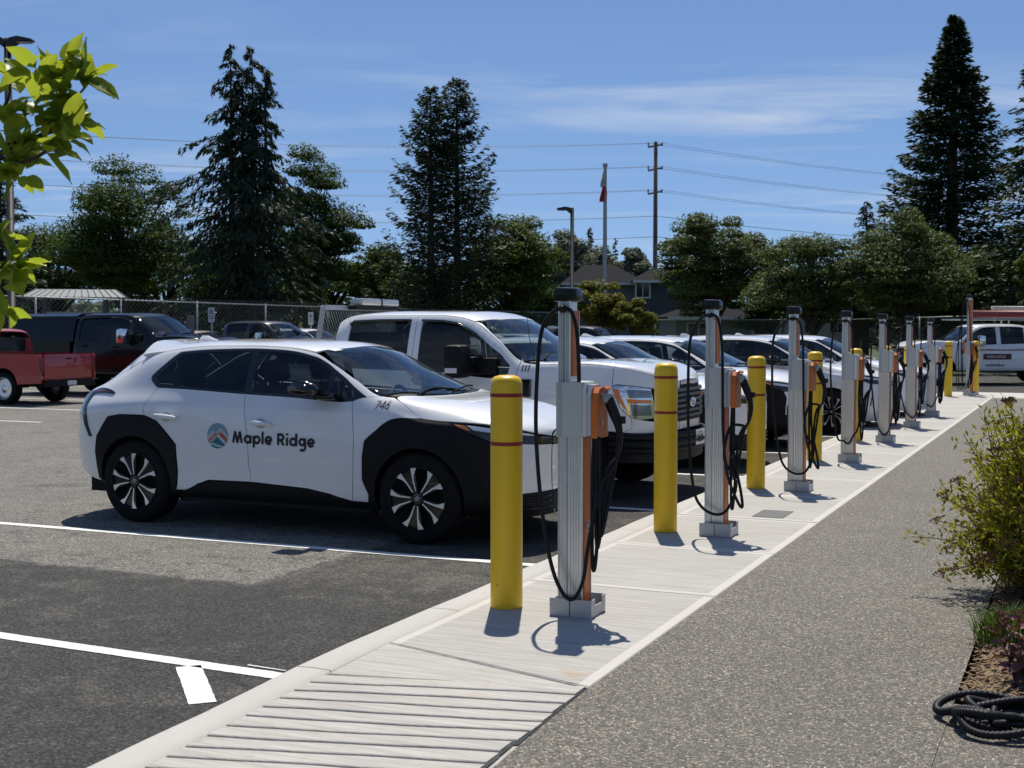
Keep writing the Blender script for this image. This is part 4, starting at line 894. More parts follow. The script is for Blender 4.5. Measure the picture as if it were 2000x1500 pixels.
    if detail:
        am = s((3.42, 1.13), (3.475, 1.125), (3.50, 1.05), (3.545, .95), (3.57, .88), (3.51, .95), (3.43, 1.05)); pair('side_marker_lens', L, am, M_amber, tk, off=.010, depth=.006, step=(.02, .1))
        for z0, z1, m2 in ((1.035, 1.12, M_lens), (.982, 1.032, M_amber), (.86, .98, M_lens)):
            q = s((3.575 if z0 < .98 else 3.54, z1), (3.745, z1-.012), (3.752, z0), (3.60 if z0 < .98 else 3.56, z0)); pair('headlamp_lens', L, q, m2, tk, off=.010, depth=.01, step=(.02, .1))
    gr = s((3.765, 1.125), (3.84, 1.105), (3.898, 1.09), (3.898, .78), (3.84, .78), (3.77, .80)); pair('grille', L, gr, M_clad, tk, off=.0, step=(.02, .12), inset=.0003); cap_band('grille', L, 3.9, .78, 1.15, M_clad, tk)
    for zz in (.83, .885, .94, .995, 1.05, 1.10) if detail else (.9, 1.05):
        xx = np.array([3.775, 3.82, 3.86, 3.895]); tt = np.array([L.t_of_z(a, zz, 5) for a in xx]); P = L.pt(xx, tt)+L.nrm(xx, tt)*.012
        MB().tube([tuple(p) for p in P]+[(p[0], -p[1], p[2]) for p in P[::-1]], .017, 6).build('grille_bar', mat('grille_grey', (.035, .037, .04), .35, .3), tk, smooth=True)
    if detail:
        e = MB(); e.tube([(3.935, .085*math.cos(2*PI*i/24), .965+.042*math.sin(2*PI*i/24)) for i in range(24)], .010, 6, closed=True); e.add([(3.932, .08*math.cos(2*PI*i/24), .965+.04*math.sin(2*PI*i/24)) for i in range(24)], [tuple(range(24))]); e.tube([(3.94, -.045, .955), (3.94, -.02, .985), (3.94, .005, .95), (3.94, .03, .985), (3.94, .05, .965)], .005, 5); e.build('emblem', chrome, tk, smooth=True)
    un = s((3.36, .71), (3.52, .70), (3.60, .74), (3.60, .84), (3.66, .825), (3.77, .80), (3.84, .78), (3.898, .78), (3.898, .70), (3.7, .69)); pair('lower_panel', L, un, paint, tk, off=.001, step=(.02, .1), inset=.0003); cap_band('lower_panel', L, 3.9, .70, .778, paint, tk)
    P = [(3.36, .99), (3.55, .965), (3.72, .86), (3.86, .62), (3.94, .30), (3.97, 0)]; P = [(x, -y) for x, y in P] + [(x, y) for x, y in P[-2::-1]]
    b = MB()
    for (zz, r) in ((.655, .035), (.585, .045), (.52, .035)): b.tube([(x+.02, y, zz) for x, y in smooth_path([(a, c, 0) for a, c in P], 3) and [(q.x, q.y) for q in smooth_path([(a, c, 0) for a, c in P], 3)]], r, 8)
    b.build('front_bumper', M_clad, tk, smooth=True)
    q = MB(); PP = [(v.x+.005, v.y) for v in smooth_path([(a, c, 0) for a, c in P], 3)]
    q.add([(x, y, .40) for x, y in PP]+[(x, y, .68) for x, y in PP], [(i, i+1, i+1+len(PP), i+len(PP)) for i in range(len(PP)-1)]); q.build('bumper_skin', M_clad, tk, smooth=True)
    if detail:
        pl = MB().box((4.015, -.155, .53), (4.022, .155, .685), .003).build('number_plate', mat('plate_white', (.62, .63, .66), .4), tk)
        v, f = text2d('N02 108', .085, .002); v = v-v.mean(0); mesh('plate_text', [(4.0245, a*.8, .607+b) for a, b in v], f, M_ink, pl)
        # body text, mirror, aerial
    for sg in (-1, 1):
        c0 = Vector((1.80, sg*1.17, 1.385)); b = MB(); b.box((c0.x-.10, c0.y-.135, c0.z-.17), (c0.x+.10, c0.y+.135, c0.z+.17), .055); mo = b.build('door_mirror', M_clad if detail else chrome, tk, angle=.7)
        a = MB(); a.box((1.84, min(sg*.90, sg*1.08), 1.36), (1.93, max(sg*.90, sg*1.08), 1.43), .02); a.box((1.84, min(sg*.90, sg*1.08), 1.26), (1.93, max(sg*.90, sg*1.08), 1.31), .02); a.box((1.83, min(sg*.90, sg*.96), 1.24), (2.14, max(sg*.90, sg*.96), 1.42), .02); a.build('mirror_arm', M_clad, mo, angle=.7)
        if detail and sg < 0: MB().box((c0.x-.075, c0.y-.138, c0.z-.115), (c0.x+.06, c0.y-.134, c0.z-.065)).build('mirror_label', mat('plate_white', (.62, .63, .66), .4), mo)
        for x0, z in ((.45, 1.16), (1.38, 1.14)): MB().box((x0-.1, min(sg*.985, sg*1.02), z-.02), (x0+.1, max(sg*.985, sg*1.02), z+.02), .012).build('door_handle', paint, tk, angle=.7)
        for x in (2.97, -.72):
            wheel(tk, x, sg*.84, .41, .41, .26, style, sg)
            n = 16; r = .49; Pw = [(x+r*math.cos(PI*i/n), .43+r*math.sin(PI*i/n)) for i in range(n+1)]
            v = [(a_, sg*.60, c) for a_, c in Pw]+[(a_, sg*.97, c) for a_, c in Pw]; MB().add(v, [(i, i+1, i+n+2, i+n+1) for i in range(n)]+[tuple(range(n+1))]).build('wheel_well', M_dark, tk)
        vis = MB(); X = np.array([p[0] for p in f_top[:5]]); Zz = np.array([p[1] for p in f_top[:5]]); tt = np.array([L.t_of_z(a_, b_, 5) for a_, b_ in zip(X, Zz)]); Pp = L.pt(X, tt)+L.nrm(X, tt)*.022
        X2 = np.array([p[0] for p in wt]); t2 = np.array([L.t_of_z(a_, b_, 5) for a_, b_ in wt]); P2 = L.pt(X2, t2)+L.nrm(X2, t2)*.022
        for QQ in (Pp, P2): vis.tube([(p[0], -p[1]*1 if sg > 0 else p[1], p[2]-.012) for p in QQ], .016, 6)
        vis.build('rain_visor', M_blackgloss, tk, smooth=True)
        MB().box((-1.9, min(sg*.5, sg*.62), .45), (3.6, max(sg*.5, sg*.62), .58)).build('frame_rail', M_dark, tk)
        if detail: MB().box((2.42, min(sg*.985, sg*1.012), 1.03), (2.54, max(sg*.985, sg*1.012), 1.21), .006).build('fender_vent', M_blackgloss, tk)
    ln = s((.14, .44), (.14, 1.24), (2.3, 1.18), (2.33, .44)); pair('door_liner', L, ln, M_interior, tk, off=-.04, step=(.15, .6))
    b = MB(); b.box((.14, -.90, .42), (2.4, .90, .55)); b.box((2.4, -.58, .5), (3.5, .58, 1.0)); b.build('floor_pan', M_dark, tk)
    for y in (-.42, .42): seat(tk, 1.45, y, .82)
    b = MB(); b.box((.32, -.75, .85), (.85, .75, 1.0), .05); b.box((.24, -.75, .98), (.40, .75, 1.55), .05); b.build('rear_seat', M_seat, tk)
    b = MB(); b.prism([(2.0, .8), (2.0, 1.18), (2.1, 1.27), (2.5, 1.33), (2.55, .8)], -.86, .86, 'y'); b.build('dashboard', M_interior, tk); steering(tk, 1.90, .42, 1.29, .19)
    q = MB(); zr_ = np.linspace(.45, 1.66, 8); tt = [L.t_of_z(.1, z, T) for z in zr_]; yy, zz = L.half(np.full(8, .1), np.array(tt)); n = 8
    q.add([(.085, -a_, b_) for a_, b_ in zip(yy, zz)]+[(.085, a_, b_) for a_, b_ in zip(yy, zz)], [(i, i+1, i+n+1, i+n) for i in range(n-1)]); q.build('cab_back', paint, tk)
    MB().box((.07, -.60, 1.32), (.083, .60, 1.68)).build('rear_window', M_blackgloss, tk)
    for pts in ([(2.52, -.6, 1.405), (2.44, -.2, 1.465), (2.50, .12, 1.435)], [(2.55, .0, 1.42), (2.46, .40, 1.46), (2.38, .72, 1.45)]): MB().tube(smooth_path(pts, 4), .010, 5).build('wiper', M_clad, tk)
    if bed:
        for sg in (-1, 1):
            prof = [(-1.98, .55), (-1.98, 1.22), (-1.95, 1.27), (.05, 1.27), (.05, .50), (-.22, .50)] + arc(-.72, .43, .49, 8, 172, 16) + [(-1.25, .52)]
            q = MB(); q.prism(prof, min(sg*.93, sg*.985), max(sg*.93, sg*.985), 'y'); q.build('bed_side', paint, tk)
            MB().box((-1.985, min(sg*.86, sg*.99), .82), (-1.955+.03, max(sg*.86, sg*.99), 1.17), .01).build('tail_lamp', M_red, tk)
        MB().box((-1.985, -.85, .62), (-1.93, .85, 1.25), .012).build('tailgate', paint, tk, angle=.6); MB().box((-1.9, -.92, .58), (.03, .92, .66)).build('bed_floor', M_dark, tk)
        MB().box((-2.00, -.10, 1.13), (-1.986, .10, 1.17), .004).build('tailgate_handle', M_clad, tk); MB().box((-2.09, -.88, .46), (-1.96, .88, .62), .025).build('rear_bumper', M_clad if not detail else chrome, tk, angle=.6)
        MB().box((-2.10, -.16, .49), (-2.092, .16, .60)).build('number_plate', mat('plate_white', (.62, .63, .66), .4), tk)
    if canopy:
        q = MB(); q.prism([(-.955, 1.24), (-.92, 1.45), (-.78, 1.84), (-.62, 1.905), (.62, 1.905), (.78, 1.84), (.92, 1.45), (.955, 1.24)], -1.95, .12, 'x'); q.build('canopy', paint, tk, angle=.5)
    if rack:
        for sg in (-1, 1):
            MB().tube([(-.18, sg*.80, 1.27), (-.05, sg*.80, 1.97)], .035, 4).build('rack_post', M_galv, tk)
        b = MB()
        for i in range(31):
            y0 = -.78+1.56*i/30
            for d in (-1, 1):
                pts = []
                k0 = Vector((-.165, y0, 1.30)); 
                L2 = .62; dy = d*L2*.9; y1 = y0+dy; z1 = 1.92
                if abs(y1) > .80: fr_ = (.80-abs(y0)) / max(1e-6, abs(y1)-abs(y0)); y1 = math.copysign(.80, y1); z1 = 1.30+.62*min(1, max(0, fr_))
                b.tube([(-.165, y0, 1.30), (-.165+.12*(z1-1.3)/.62, y1, z1)], .006, 3, cap=False)
        b.build('rack_mesh', M_galv, tk)
        MB().box((-.075, -.80, 1.93), (-.02, .80, 1.985)).build('rack_rail', M_galv, tk)
        MB().box((-.02, -.34, 1.94), (.10, .62, 1.985), .01).build('light_mount', M_dark, tk); lb = MB().box((-.06, -.24, 1.988), (.12, .60, 2.07), .028).build('light_bar', mat('clear_plastic', (.42, .42, .40), .2, .2, coat=1.), tk, angle=.7)
        MB().box((-.065, .17, 1.985), (.125, .20, 2.073), .03).build('light_bar_joint', M_dark, lb)
    return tk, L
tk1, LT = build_pickup('pickup_truck', M_white, rack=True)
place(tk1, 0, 3.016)
tag(tk1, 'white crew cab pickup with fleet number 111, black towing mirrors and a light bar', 'pickup')
stroke_decal('fleet_number', LT, '111', 2.40, 1.283, .088, .13, M_ink, tk1, shear=.2, tmax=4.9)
MB().tube([(2.50, -.80, 1.39), (2.44, -.80, 1.62), (2.40, -.80, 1.95)], [.006, .004, .002], 5).build('aerial', M_ink, tk1)
def veh(o, u_pos, yaw, scale=(1, 1, 1)): o.location = u_pos; o.rotation_euler = (0, 0, yaw); o.scale = scale
YV = math.atan2(V.y, V.x)                      # heading away from the chargers
red, _ = build_pickup('pickup_truck', mat_paint('red_paint', (.34, .012, .016)), style='steel', detail=False)
tag(red, 'dark red small pickup seen from behind at the left edge of the lot', 'pickup')
hub = Vector((-11.57, 29.16, 0)); hd = Vector((V.x, V.y, 0)); p = hub + U*.74*.9 - hd*(-.72)*.9
veh(red, (p.x, p.y, 0), YV, (.9, .88, .92))
blk, _ = build_pickup('pickup_truck', mat('black_paint', (.003, .0033, .0045), .22, spec=.3, coat=.25), canopy=True, detail=False)
tag(blk, 'black pickup with a black canopy over its bed, parked behind the red pickup', 'pickup')
p = at(300, 700, 33.5); veh(blk, (p.x-1.75, 34.2, 0), YV+PI, (1.12, 1.05, 1.13))
dk, _ = build_pickup('pickup_truck', mat_paint('charcoal_paint', (.012, .012, .014)), detail=False); p = at(565, 700, 42)
tag(dk, 'charcoal crew cab seen over the roof of the lettered crossover, in front of the fence', 'pickup'); veh(dk, (p.x-1.9, 42.6, 0), YV+PI, (1, 1, 1.06))
sv_, _ = build_pickup('service_truck', M_white, detail=False, bed=False, style='steel', doors=1)
tag(sv_, 'white service truck carrying a red pipe on its roof rack, parked behind the tall charger', 'truck')
p = ground(1835, 752); yaw_s = PI+.06
c_, s_ = math.cos(yaw_s), math.sin(yaw_s); lx, ly = 2.97, -.84*-1
sv_.rotation_euler = (0, 0, yaw_s); sv_.location = (p.x-(c_*lx-s_*.84), p.y-(s_*lx+c_*.84), 0)
for sg in (-1, 1):
    b = MB(); b.box((-2.9, min(sg*.72, sg*1.05), .75), (.0, max(sg*.72, sg*1.05), 1.32), .02); b.build('service_body', M_white, sv_, angle=.6)
    for x in (-2.6, -1.5, -.05, .2): MB().tube([(x, sg*.95, 1.3), (x, sg*.95, 2.06)], .03, 6).build('rack_post', M_galv, sv_)
    MB().tube([(-3.2, sg*.95, 2.06), (2.2, sg*.95, 2.06)], .03, 6).build('rack_rail', M_galv, sv_)
MB().box((-2.9, -.72, .70), (.0, .72, .85)).build('service_floor', M_dark, sv_)
MB().tube([(-3.4, .72, 2.22), (2.0, .72, 2.22)], .115, 12).build('pipe_carrier', mat('pipe_red', (.27, .05, .04), .5), sv_, smooth=True); MB().tube([(-3.4, .55, 2.42), (1.2, .55, 2.42)], .055, 10).build('pipe', mat('pipe_white', (.62, .6, .56), .5), sv_, smooth=True)
MB().box((-.1, 1.004, 1.085), (2.35, 1.012, 1.115)).build('side_stripe', mat('stripe_red', (.28, .03, .03), .5), sv_)
dp = MB().box((.75, 1.008, .80), (1.65, 1.014, .98)).build('door_panel', mat('panel_red', (.10, .02, .02), .5), sv_)
v, f = text2d('MAPLE RIDGE', .10, .002); v = v-v.mean(0); mesh('panel_text', [(1.2-a, 1.0165, .89+b) for a, b in v], f, mat('plate_white', (.62, .63, .66), .4), dp)
v, f = text2d('mapleridge.ca', .11, .002); v = v-v.mean(0); mesh('web_address', [(1.25-a, 1.018, .62+b) for a, b in v], f, M_ink, sv_)
# parked vehicles seen over the roofs
def back_car(px, Y, m, label, scale, dx=0., yaw=None):
    c = copy_tree(car1)
    for ch in list(c.children):
        if ch.name.split('.')[0] in ('letter', 'fleet_number', 'emblem', 'sticker'):
            for q in list(ch.children_recursive): bpy.data.objects.remove(q)
            bpy.data.objects.remove(ch)
    p = at(px, 690, Y); veh(c, (p.x+dx, Y, 0), YV+PI if yaw is None else yaw, scale); recolor(c, {'white_paint': m, 'black_cladding': m}); c.name = 'parked_car'; tag(c, label, 'car', 'cars parked by the back fence'); return c
c_silver = mat_paint('silver_paint', (.30, .305, .31), .3); c_grey = mat_paint('graphite_paint', (.045, .047, .052), .2)
back_car(395, 46, mat_paint('sand_paint', (.30, .28, .25), .2), 'pale sand estate car half hidden beside the black pickup with the canopy', (1, 1, 1.06), -1.2)
back_car(620, 47, M_white, 'white car by the back fence, left of the pickup with the light bar', (1, 1, 1.1), -1.5)
back_car(1195, 45, c_grey, 'graphite boxy wagon with roof bars below the yellow green shrubs', (.95, 1, 1.16), -2.0)
back_car(1080, 40, c_silver, 'silver car seen just right of the cab of the white pickup', (1, 1, 1.0), -2.1)
for nm in (car3, car4, car5, car6):
    for ch in list(nm.children):
        if ch.name.split('.')[0] in ('letter', 'fleet_number', 'emblem'):
            for q in list(ch.children_recursive): bpy.data.objects.remove(q)
            bpy.data.objects.remove(ch)
#@@PART5
# ================================================================== CHARGERS AND BOLLARDS
M_alu = mat('brushed_aluminium', (.72, .725, .72), .33, .85, var=.07, vscale=14); M_alu2 = mat('grey_housing', (.50, .51, .50), .5, .35, var=.05)
M_orange = mat('orange_panel', (.58, .135, .012), .45, var=.08); M_cable = mat('cable_rubber', (.006, .006, .007), .5, var=.2, spec=.3); M_cap = mat('cap_plastic', (.005, .005, .006), .32, spec=.3, coat=.15)
M_handle = mat('connector_grey', (.30, .31, .32), .4)
def fluted(x0, x1, hy, rad=.012, flutes=8):
    """outline of the extruded post with vertical flutes on the two broad sides"""
    P = []; n = flutes*4
    def side(sg):
        q = []
        for i in range(n+1):
            x = x0+rad+(x1-x0-2*rad)*i/n; k = i % 4; d = .006 if k in (1, 2) else 0
            if abs(i-n*.42) < 1.6: d = .012
            q.append((x, sg*(hy-d)))
        return q
    a = side(-1); P += a; P += [(x1-rad*.3, -hy+rad*.3), (x1, -hy+rad)]; P += [(x1, hy-rad), (x1-rad*.3, hy-rad*.3)]; P += side(1)[::-1]; P += [(x0+rad*.3, hy-rad*.3), (x0, hy-rad), (x0, -hy+rad), (x0+rad*.3, -hy+rad*.3)]
    return P
def tube_path(name, pts, r, m, parent, k=8, n=8): return MB().tube(smooth_path(pts, k), r, n).build(name, m, parent, smooth=True)
def build_charger(u, v, idx, label, tall=False, yaw=0.):
    rg = random.Random(idx*7+3); p = row(u, v, ZC); g = empty('charging_station', p, -TH+yaw)
    tag(g, label, 'charger', 'electric car chargers along the pavement')
    H = 2.40 if tall else 1.755; zh = 1.0
    post = MB().prism(fluted(-.078, .078, .055), .012, zh+.02, 'z').build('pedestal', M_alu, g)
    mast = MB().prism(fluted(-.078, .004, .052, flutes=6), zh+.02, H, 'z').build('mast', M_alu, g)
    for (x, z0, z1) in ((.078, .03, zh-.004), (.004, zh+.335, H-.055)):
        op = MB().box((x, -.046, z0), (x+.006, .046, z1), .002).build('orange_panel', M_orange, g)
        MB().box((x, .047, z0), (x+.010, .054, z1)).build('panel_edge', M_alu, g)
    # round mark on the lower panel
    e = MB(); e.tube([(.0855, .030*math.cos(2*PI*i/20), .50+.030*math.sin(2*PI*i/20)) for i in range(20)], .0028, 4, closed=True); e.box((.084, -.012, .487), (.0865, .010, .51)); e.tube([(.0855, .010, .50), (.0855, .018, .505), (.0855, .016, .485)], .0025, 4); e.build('charger_mark', M_alu2, g)
    # base tray of bent plate
    b = MB(); pl = .006
    b.box((-.098, -.115, .0), (.15, -.115+pl, .10)); b.box((-.098, .109, .0), (.15, .115, .10)); b.box((-.098, -.109, .0), (-.098+pl, .109, .09))
    b.box((.144, -.109, .0), (.15, .109, .062)); b.box((.144, -.109, .062), (.15, -.055, .10)); b.box((.144, .06, .062), (.15, .109, .10)); b.box((-.092, -.109, 0), (.144, .109, .012))
    b.build('base_plate', M_galv, g); MB().box((.020, -.1165, .004), (.024, -.1145, .098)).build('base_seam', M_dark, g)
    for sx in (-.06, .115):
        for sy in (-.085, .085): MB().lathe([(.0001, .030), (.010, .030), (.012, .026), (.012, .012)], 6, 'z', (sx, sy, 0)).build('anchor_bolt', M_galv, g)
    # charging head
    def head(parent):
        b = MB(); b.prism([(-.062, -.100), (-.05, -.108), (.066, -.108), (.086, -.098), (.086, .098), (.066, .108), (-.05, .108), (-.062, .100)], zh, zh+.305, 'z'); hd = b.build('charger_head', M_alu2, parent)
        MB().box((-.0625, -.1095, zh+.001), (-.03, -.1080, zh+.304)).build('head_side', mat('housing_dark', (.40, .41, .405), .5, .3), hd)  # narrow strip of darker grey down the side of the head
        b = MB(); b.prism([(-.094, zh+.004), (.094, zh+.004), (.094, zh+.27), (.075, zh+.302), (-.075, zh+.302), (-.094, zh+.27)], .086, .108, 'x'); b.build('head_collar', M_alu, hd)
        b = MB(); b.prism([(-.090, zh+.010), (.090, zh+.010), (.090, zh+.24), (.062, zh+.29), (-.062, zh+.29), (-.090, zh+.24)], .108, .134, 'x'); b.build('head_bezel', M_alu2, hd)
        hol = [(-.084, zh-.004), (.084, zh-.004), (.088, zh+.02), (.088, zh+.19), (.072, zh+.245), (.045, zh+.272), (-.045, zh+.272), (-.072, zh+.245), (-.088, zh+.19), (-.088, zh+.02)]
        ho = MB().prism(hol, .134, .172, 'x').build('holster', M_orange, hd)
        MB().prism([(.178, zh+.272), (.178, zh+.262), (.196, zh+.268), (.206, zh+.262), (.206, zh+.27), (.190, zh+.282)], -.04, .04, 'y').build('holster_hood', M_orange, hd)
        MB().box((.1785, -.030, zh+.06), (.1800, -.018, zh+.105)).build('head_label', M_alu2, ho); MB().box((.1785, .055, zh+.03), (.1795, .062, zh+.15)).build('head_label', M_alu2, ho)
        # connector hung in the holster
        P = [(.175, 0, zh+.235), (.215, 0, zh+.205)]; c = MB().tube([P[0], (.19, 0, zh+.222), P[1]], [.034, .036, .034], 12).build('connector', M_handle, hd, smooth=True)
        h = MB().tube(smooth_path([(.205, 0, zh+.212), (.238, 0, zh+.135), (.262, 0, zh+.07), (.272, 0, zh+.0), (.266, 0, zh-.06), (.258, 0, zh-.105)], 3), [.029, .030, .030, .030, .029, .026, .023, .020, .019, .019, .018, .018, .017, .015, .013, .011], 10).build('connector_grip', M_cable, c, smooth=True)
        MB().box((.275, -.014, zh+.075), (.305, .014, zh+.12), .008).build('latch', M_cable, c, angle=.7)
        return hd
    hd = head(g)
    # cap with its wavy top, cable clamp
    b = MB(); n = 14; prof = []
    for i in range(n+1):
        a = i/n; prof.append((-.106+.142*a, .066+.030*math.sin(a*PI*.95+.1)+.012*math.cos(a*2*PI+.6)))
    pr = [(-.100, 0), *prof, (.032, 0)]; b.box((-.106, -.058, H-.006), (.036, .058, H+.066), .022)
    for q in b.v:
        if q.z > H+.02: q.z += .016*math.sin((q.x+.10)/.14*PI*1.15)+.004
    co = b.build('cap', M_cap, g, angle=.9)
    MB().lathe([(.0001, -.03), (.018, -.024), (.024, 0), (.018, .024), (.0001, .03)], 12, 'y', (-.035, -.082, H-.045)).build('cable_clamp', M_cable, g, smooth=True)
    # cables
    w = .17+.05*rg.random(); lowz = .10+.16*rg.random() if idx else .11; ox = rg.uniform(-.02, .03)
    zf = lambda t: H-.045-t
    L1 = [(-.035, -.085, H-.045), (-.085, -.095, H-.06), (-.075-w*.42, -.10, H-.16), (-.075-w*.56, -.11, H-.42), (-.078-w*.55, -.12, 1.0), (-.06-w*.44, -.13, .60), (-.09+ox, -.135, .30), (-.02+ox, -.14, lowz+.03), (.045+ox, -.14, lowz), (.10+ox, -.135, lowz+.10), (.135, -.12, .42), (.18, -.06, .72), (.243, -.01, .84), (.259, 0, .90)]
    if idx in (1, 2): L1 = [(-.035, -.085, H-.045), (-.10, -.095, H-.07), (-.15-.03*idx, -.10, H-.22), (-.165-.03*idx, -.11, 1.2), (-.165-.02*idx, -.12, .75), (-.14, -.14, .38), (-.08, -.145, .24), (.03, -.15, .18), (.13, -.14, .22), (.19, -.11, .42), (.10, -.13, .62), (.14, -.10, .85), (.235, -.02, .86), (.259, 0, .90)]
    tube_path('cable', L1, .0115, M_cable, g)
    L2 = [(-.035, -.085, H-.045), (.02, -.09, H-.062), (.055, -.10, H-.17), (.066, -.10, H-.32), (.062, -.085, zh+.40), (.058, -.07, zh+.30)] if not tall else [(-.035, -.085, H-.045), (.03, -.1, H-.08), (.12, -.12, 1.9), (.16, -.12, 1.4), (.19, -.12, .9), (.17, -.12, .35), (.10, -.12, .18), (.13, -.11, .5), (.15, -.08, zh)]
    if idx in (1, 2): L2 = [(-.035, -.085, H-.045), (.03, -.095, H-.07), (.075, -.13, H-.25), (.09, -.15, 1.2), (.10, -.16, .8), (.13, -.15, .5), (.20, -.13, .30), (.235, -.10, .24), (.22, -.08, .35), (.16, -.08, .65), (.145, -.06, .92), (.14, -.05, zh)]
    tube_path('cable', L2, .0115, M_cable, g)
    for k in range(2 if idx in (1, 2) else 3):
        x = .135+.022*k; lo = rg.uniform(.18, .45)+.06*k; tube_path('cable', [(x, -.04-.02*k, zh+.004), (x-.004, -.05, .78), (x+.004, -.075, lo+.2), (x+.012, -.085, lo), (x+.026, -.08, lo+.03), (x+.045, -.06, .62), (.20+.018*k, -.03+.02*k, .80), (.256, -.006*k, .885)], .0105, M_cable, g)
    if tall:
        h2 = empty('x')
        bpy.data.objects.remove(h2)
        b = MB(); b.box((-.20, -.10, zh+.02), (-.078, .10, zh+.30), .012); q = b.build('charger_head', M_orange, g, angle=.6); MB().lathe([(.0001, -.112), (.035, -.112), (.04, -.10)], 16, 'y', (-.14, 0, zh+.2)).build('connector', M_handle, q, smooth=True)
        tube_path('cable', [(-.035, -.085, H-.045), (-.16, -.12, H-.3), (-.24, -.14, 1.4), (-.25, -.14, .8), (-.22, -.14, .3), (-.14, -.13, .14), (-.10, -.13, .3), (-.14, -.11, zh+.1)], .0115, M_cable, g)
        tube_path('cable', [(-.035, -.085, H-.045), (-.12, -.1, 2.0), (-.34, -.12, 1.1), (-.36, -.12, .5), (-.28, -.12, .16), (-.18, -.12, .10)], .0115, M_cable, g)
    return g
ORD = ['first', 'second', 'third', 'fourth', 'fifth', 'sixth', 'seventh']
CL = ['nearest charger, aluminium post with orange strips, standing beside the nearest yellow bollard', 'second charger of the row, its long cable loop hanging in front of its post',
      'third charger of the row, with two crossing cable loops near its base', 'fourth charger of the row, thin aluminium post in front of the fifth yellow bollard',
      'fifth charger of the row, counted from the camera', 'sixth charger of the row, just before the last short one', 'seventh and farthest short charger in the straight row']
for i in range(7): build_charger(3.016*i, 0, i, CL[i], yaw=random.Random(i).uniform(-.015, .015))
build_charger(26.45, -.02, 9, 'tall charger with orange front between two bollards at the far end', tall=True, yaw=-PI/2+.75)
M_yel = mat('yellow_sleeve', (.80, .50, .012), .42, var=.06, vscale=5); M_band = mat('red_tape', (.26, .012, .012), .45)
def bollard(u, v, label):
    p = row(u, v, ZC); g = empty('bollard', p, random.Random(int(u*10)).uniform(0, 6)); tag(g, label, 'bollard', 'yellow bollards guarding the chargers')
    r = .0925; MB().lathe([(r*.985, 0), (r, .01), (r, 1.265), (r*.975, 1.29), (r*.90, 1.312), (r*.75, 1.326), (r*.45, 1.334), (.0001, 1.336)], 48).build('sleeve', M_yel, g, angle=1.2)
    for z in (1.222, .945): MB().lathe([(r+.0002, z-.011), (r+.0018, z-.010), (r+.0018, z+.010), (r+.0002, z+.011)], 48).build('reflective_band', M_band, g, angle=.6)
    rg = random.Random(int(u*31)); q = MB()
    a = rg.uniform(0, 6.28); q.add([(math.cos(a+d)*(r+.0006), math.sin(a+d)*(r+.0006), .14+h) for d, h in ((-.03, 0), (0, -.012), (.05, 0), (.01, .014))], [(0, 1, 2, 3)]); q.build('scuff', mat('scuff', (.16, .11, .02), .7), g)
    return g
for i in range(7): bollard(3.03*i-.01, .41, ['nearest yellow bollard, standing in front of the lettered crossover', 'second yellow bollard, standing in front of the white pickup', 'third yellow bollard, between the second and third chargers', 'fourth yellow bollard, partly behind the third charger', 'fifth yellow bollard, right behind the fourth charger', 'sixth yellow bollard, mostly hidden behind the fifth charger', 'seventh yellow bollard, behind the sixth charger'][i])
bollard(25.73, .41, 'yellow bollard on the left of the tall far charger'); bollard(27.05, -.10, 'yellow bollard just behind the tall far charger')

# ================================================================== STREET FURNITURE AND BACKGROUND
M_pole = mat('black_pole', (.010, .010, .012), .45); M_wood = mat('weathered_pole', (.13, .10, .08), .9, var=.3, vscale=3, bumpy=.3, bscale=30); M_grey = mat('grey_pole', (.30, .31, .33), .5, .2)
def lamp_post(px, top, Y, r, arms, label):
    p = at(px, 646, Y); zt = at(px, top, Y).z; g = empty('lamp_post', (p.x, Y, 0)); tag(g, label, 'lamp post', 'lamp posts in the car park')
    MB().lathe([(r*2.0, 0), (r*2.0, .5), (r, .52), (r*.9, zt-.02), (.0001, zt)], 14).build('pole', M_pole, g, smooth=True)
    for (dx, l, w) in arms:
        b = MB(); b.prism([(0, zt-.12), (dx*.15*l, zt-.02), (dx*.45*l, zt+.03), (dx*l, zt-.05), (dx*l, zt-.10), (dx*.4*l, zt-.13), (dx*.1*l, zt-.3)][::int(dx) or 1], -w/2, w/2, 'y'); h = b.build('lamp_head', M_pole, g)
        MB().box((min(dx*.42*l, dx*.95*l), -w*.4, zt-.150), (max(dx*.42*l, dx*.95*l), w*.4, zt-.135)).build('lamp_lens', M_handle, h)
lamp_post(24, 74, 38, .115, ((1, .75, .34), (-1, .75, .34)), 'tall black lamp post with two heads behind the leafy twig at left')
lamp_post(1117, 405, 62, .10, ((-1, .75, .35),), 'slim black lamp post with one head standing left of the flagpole')
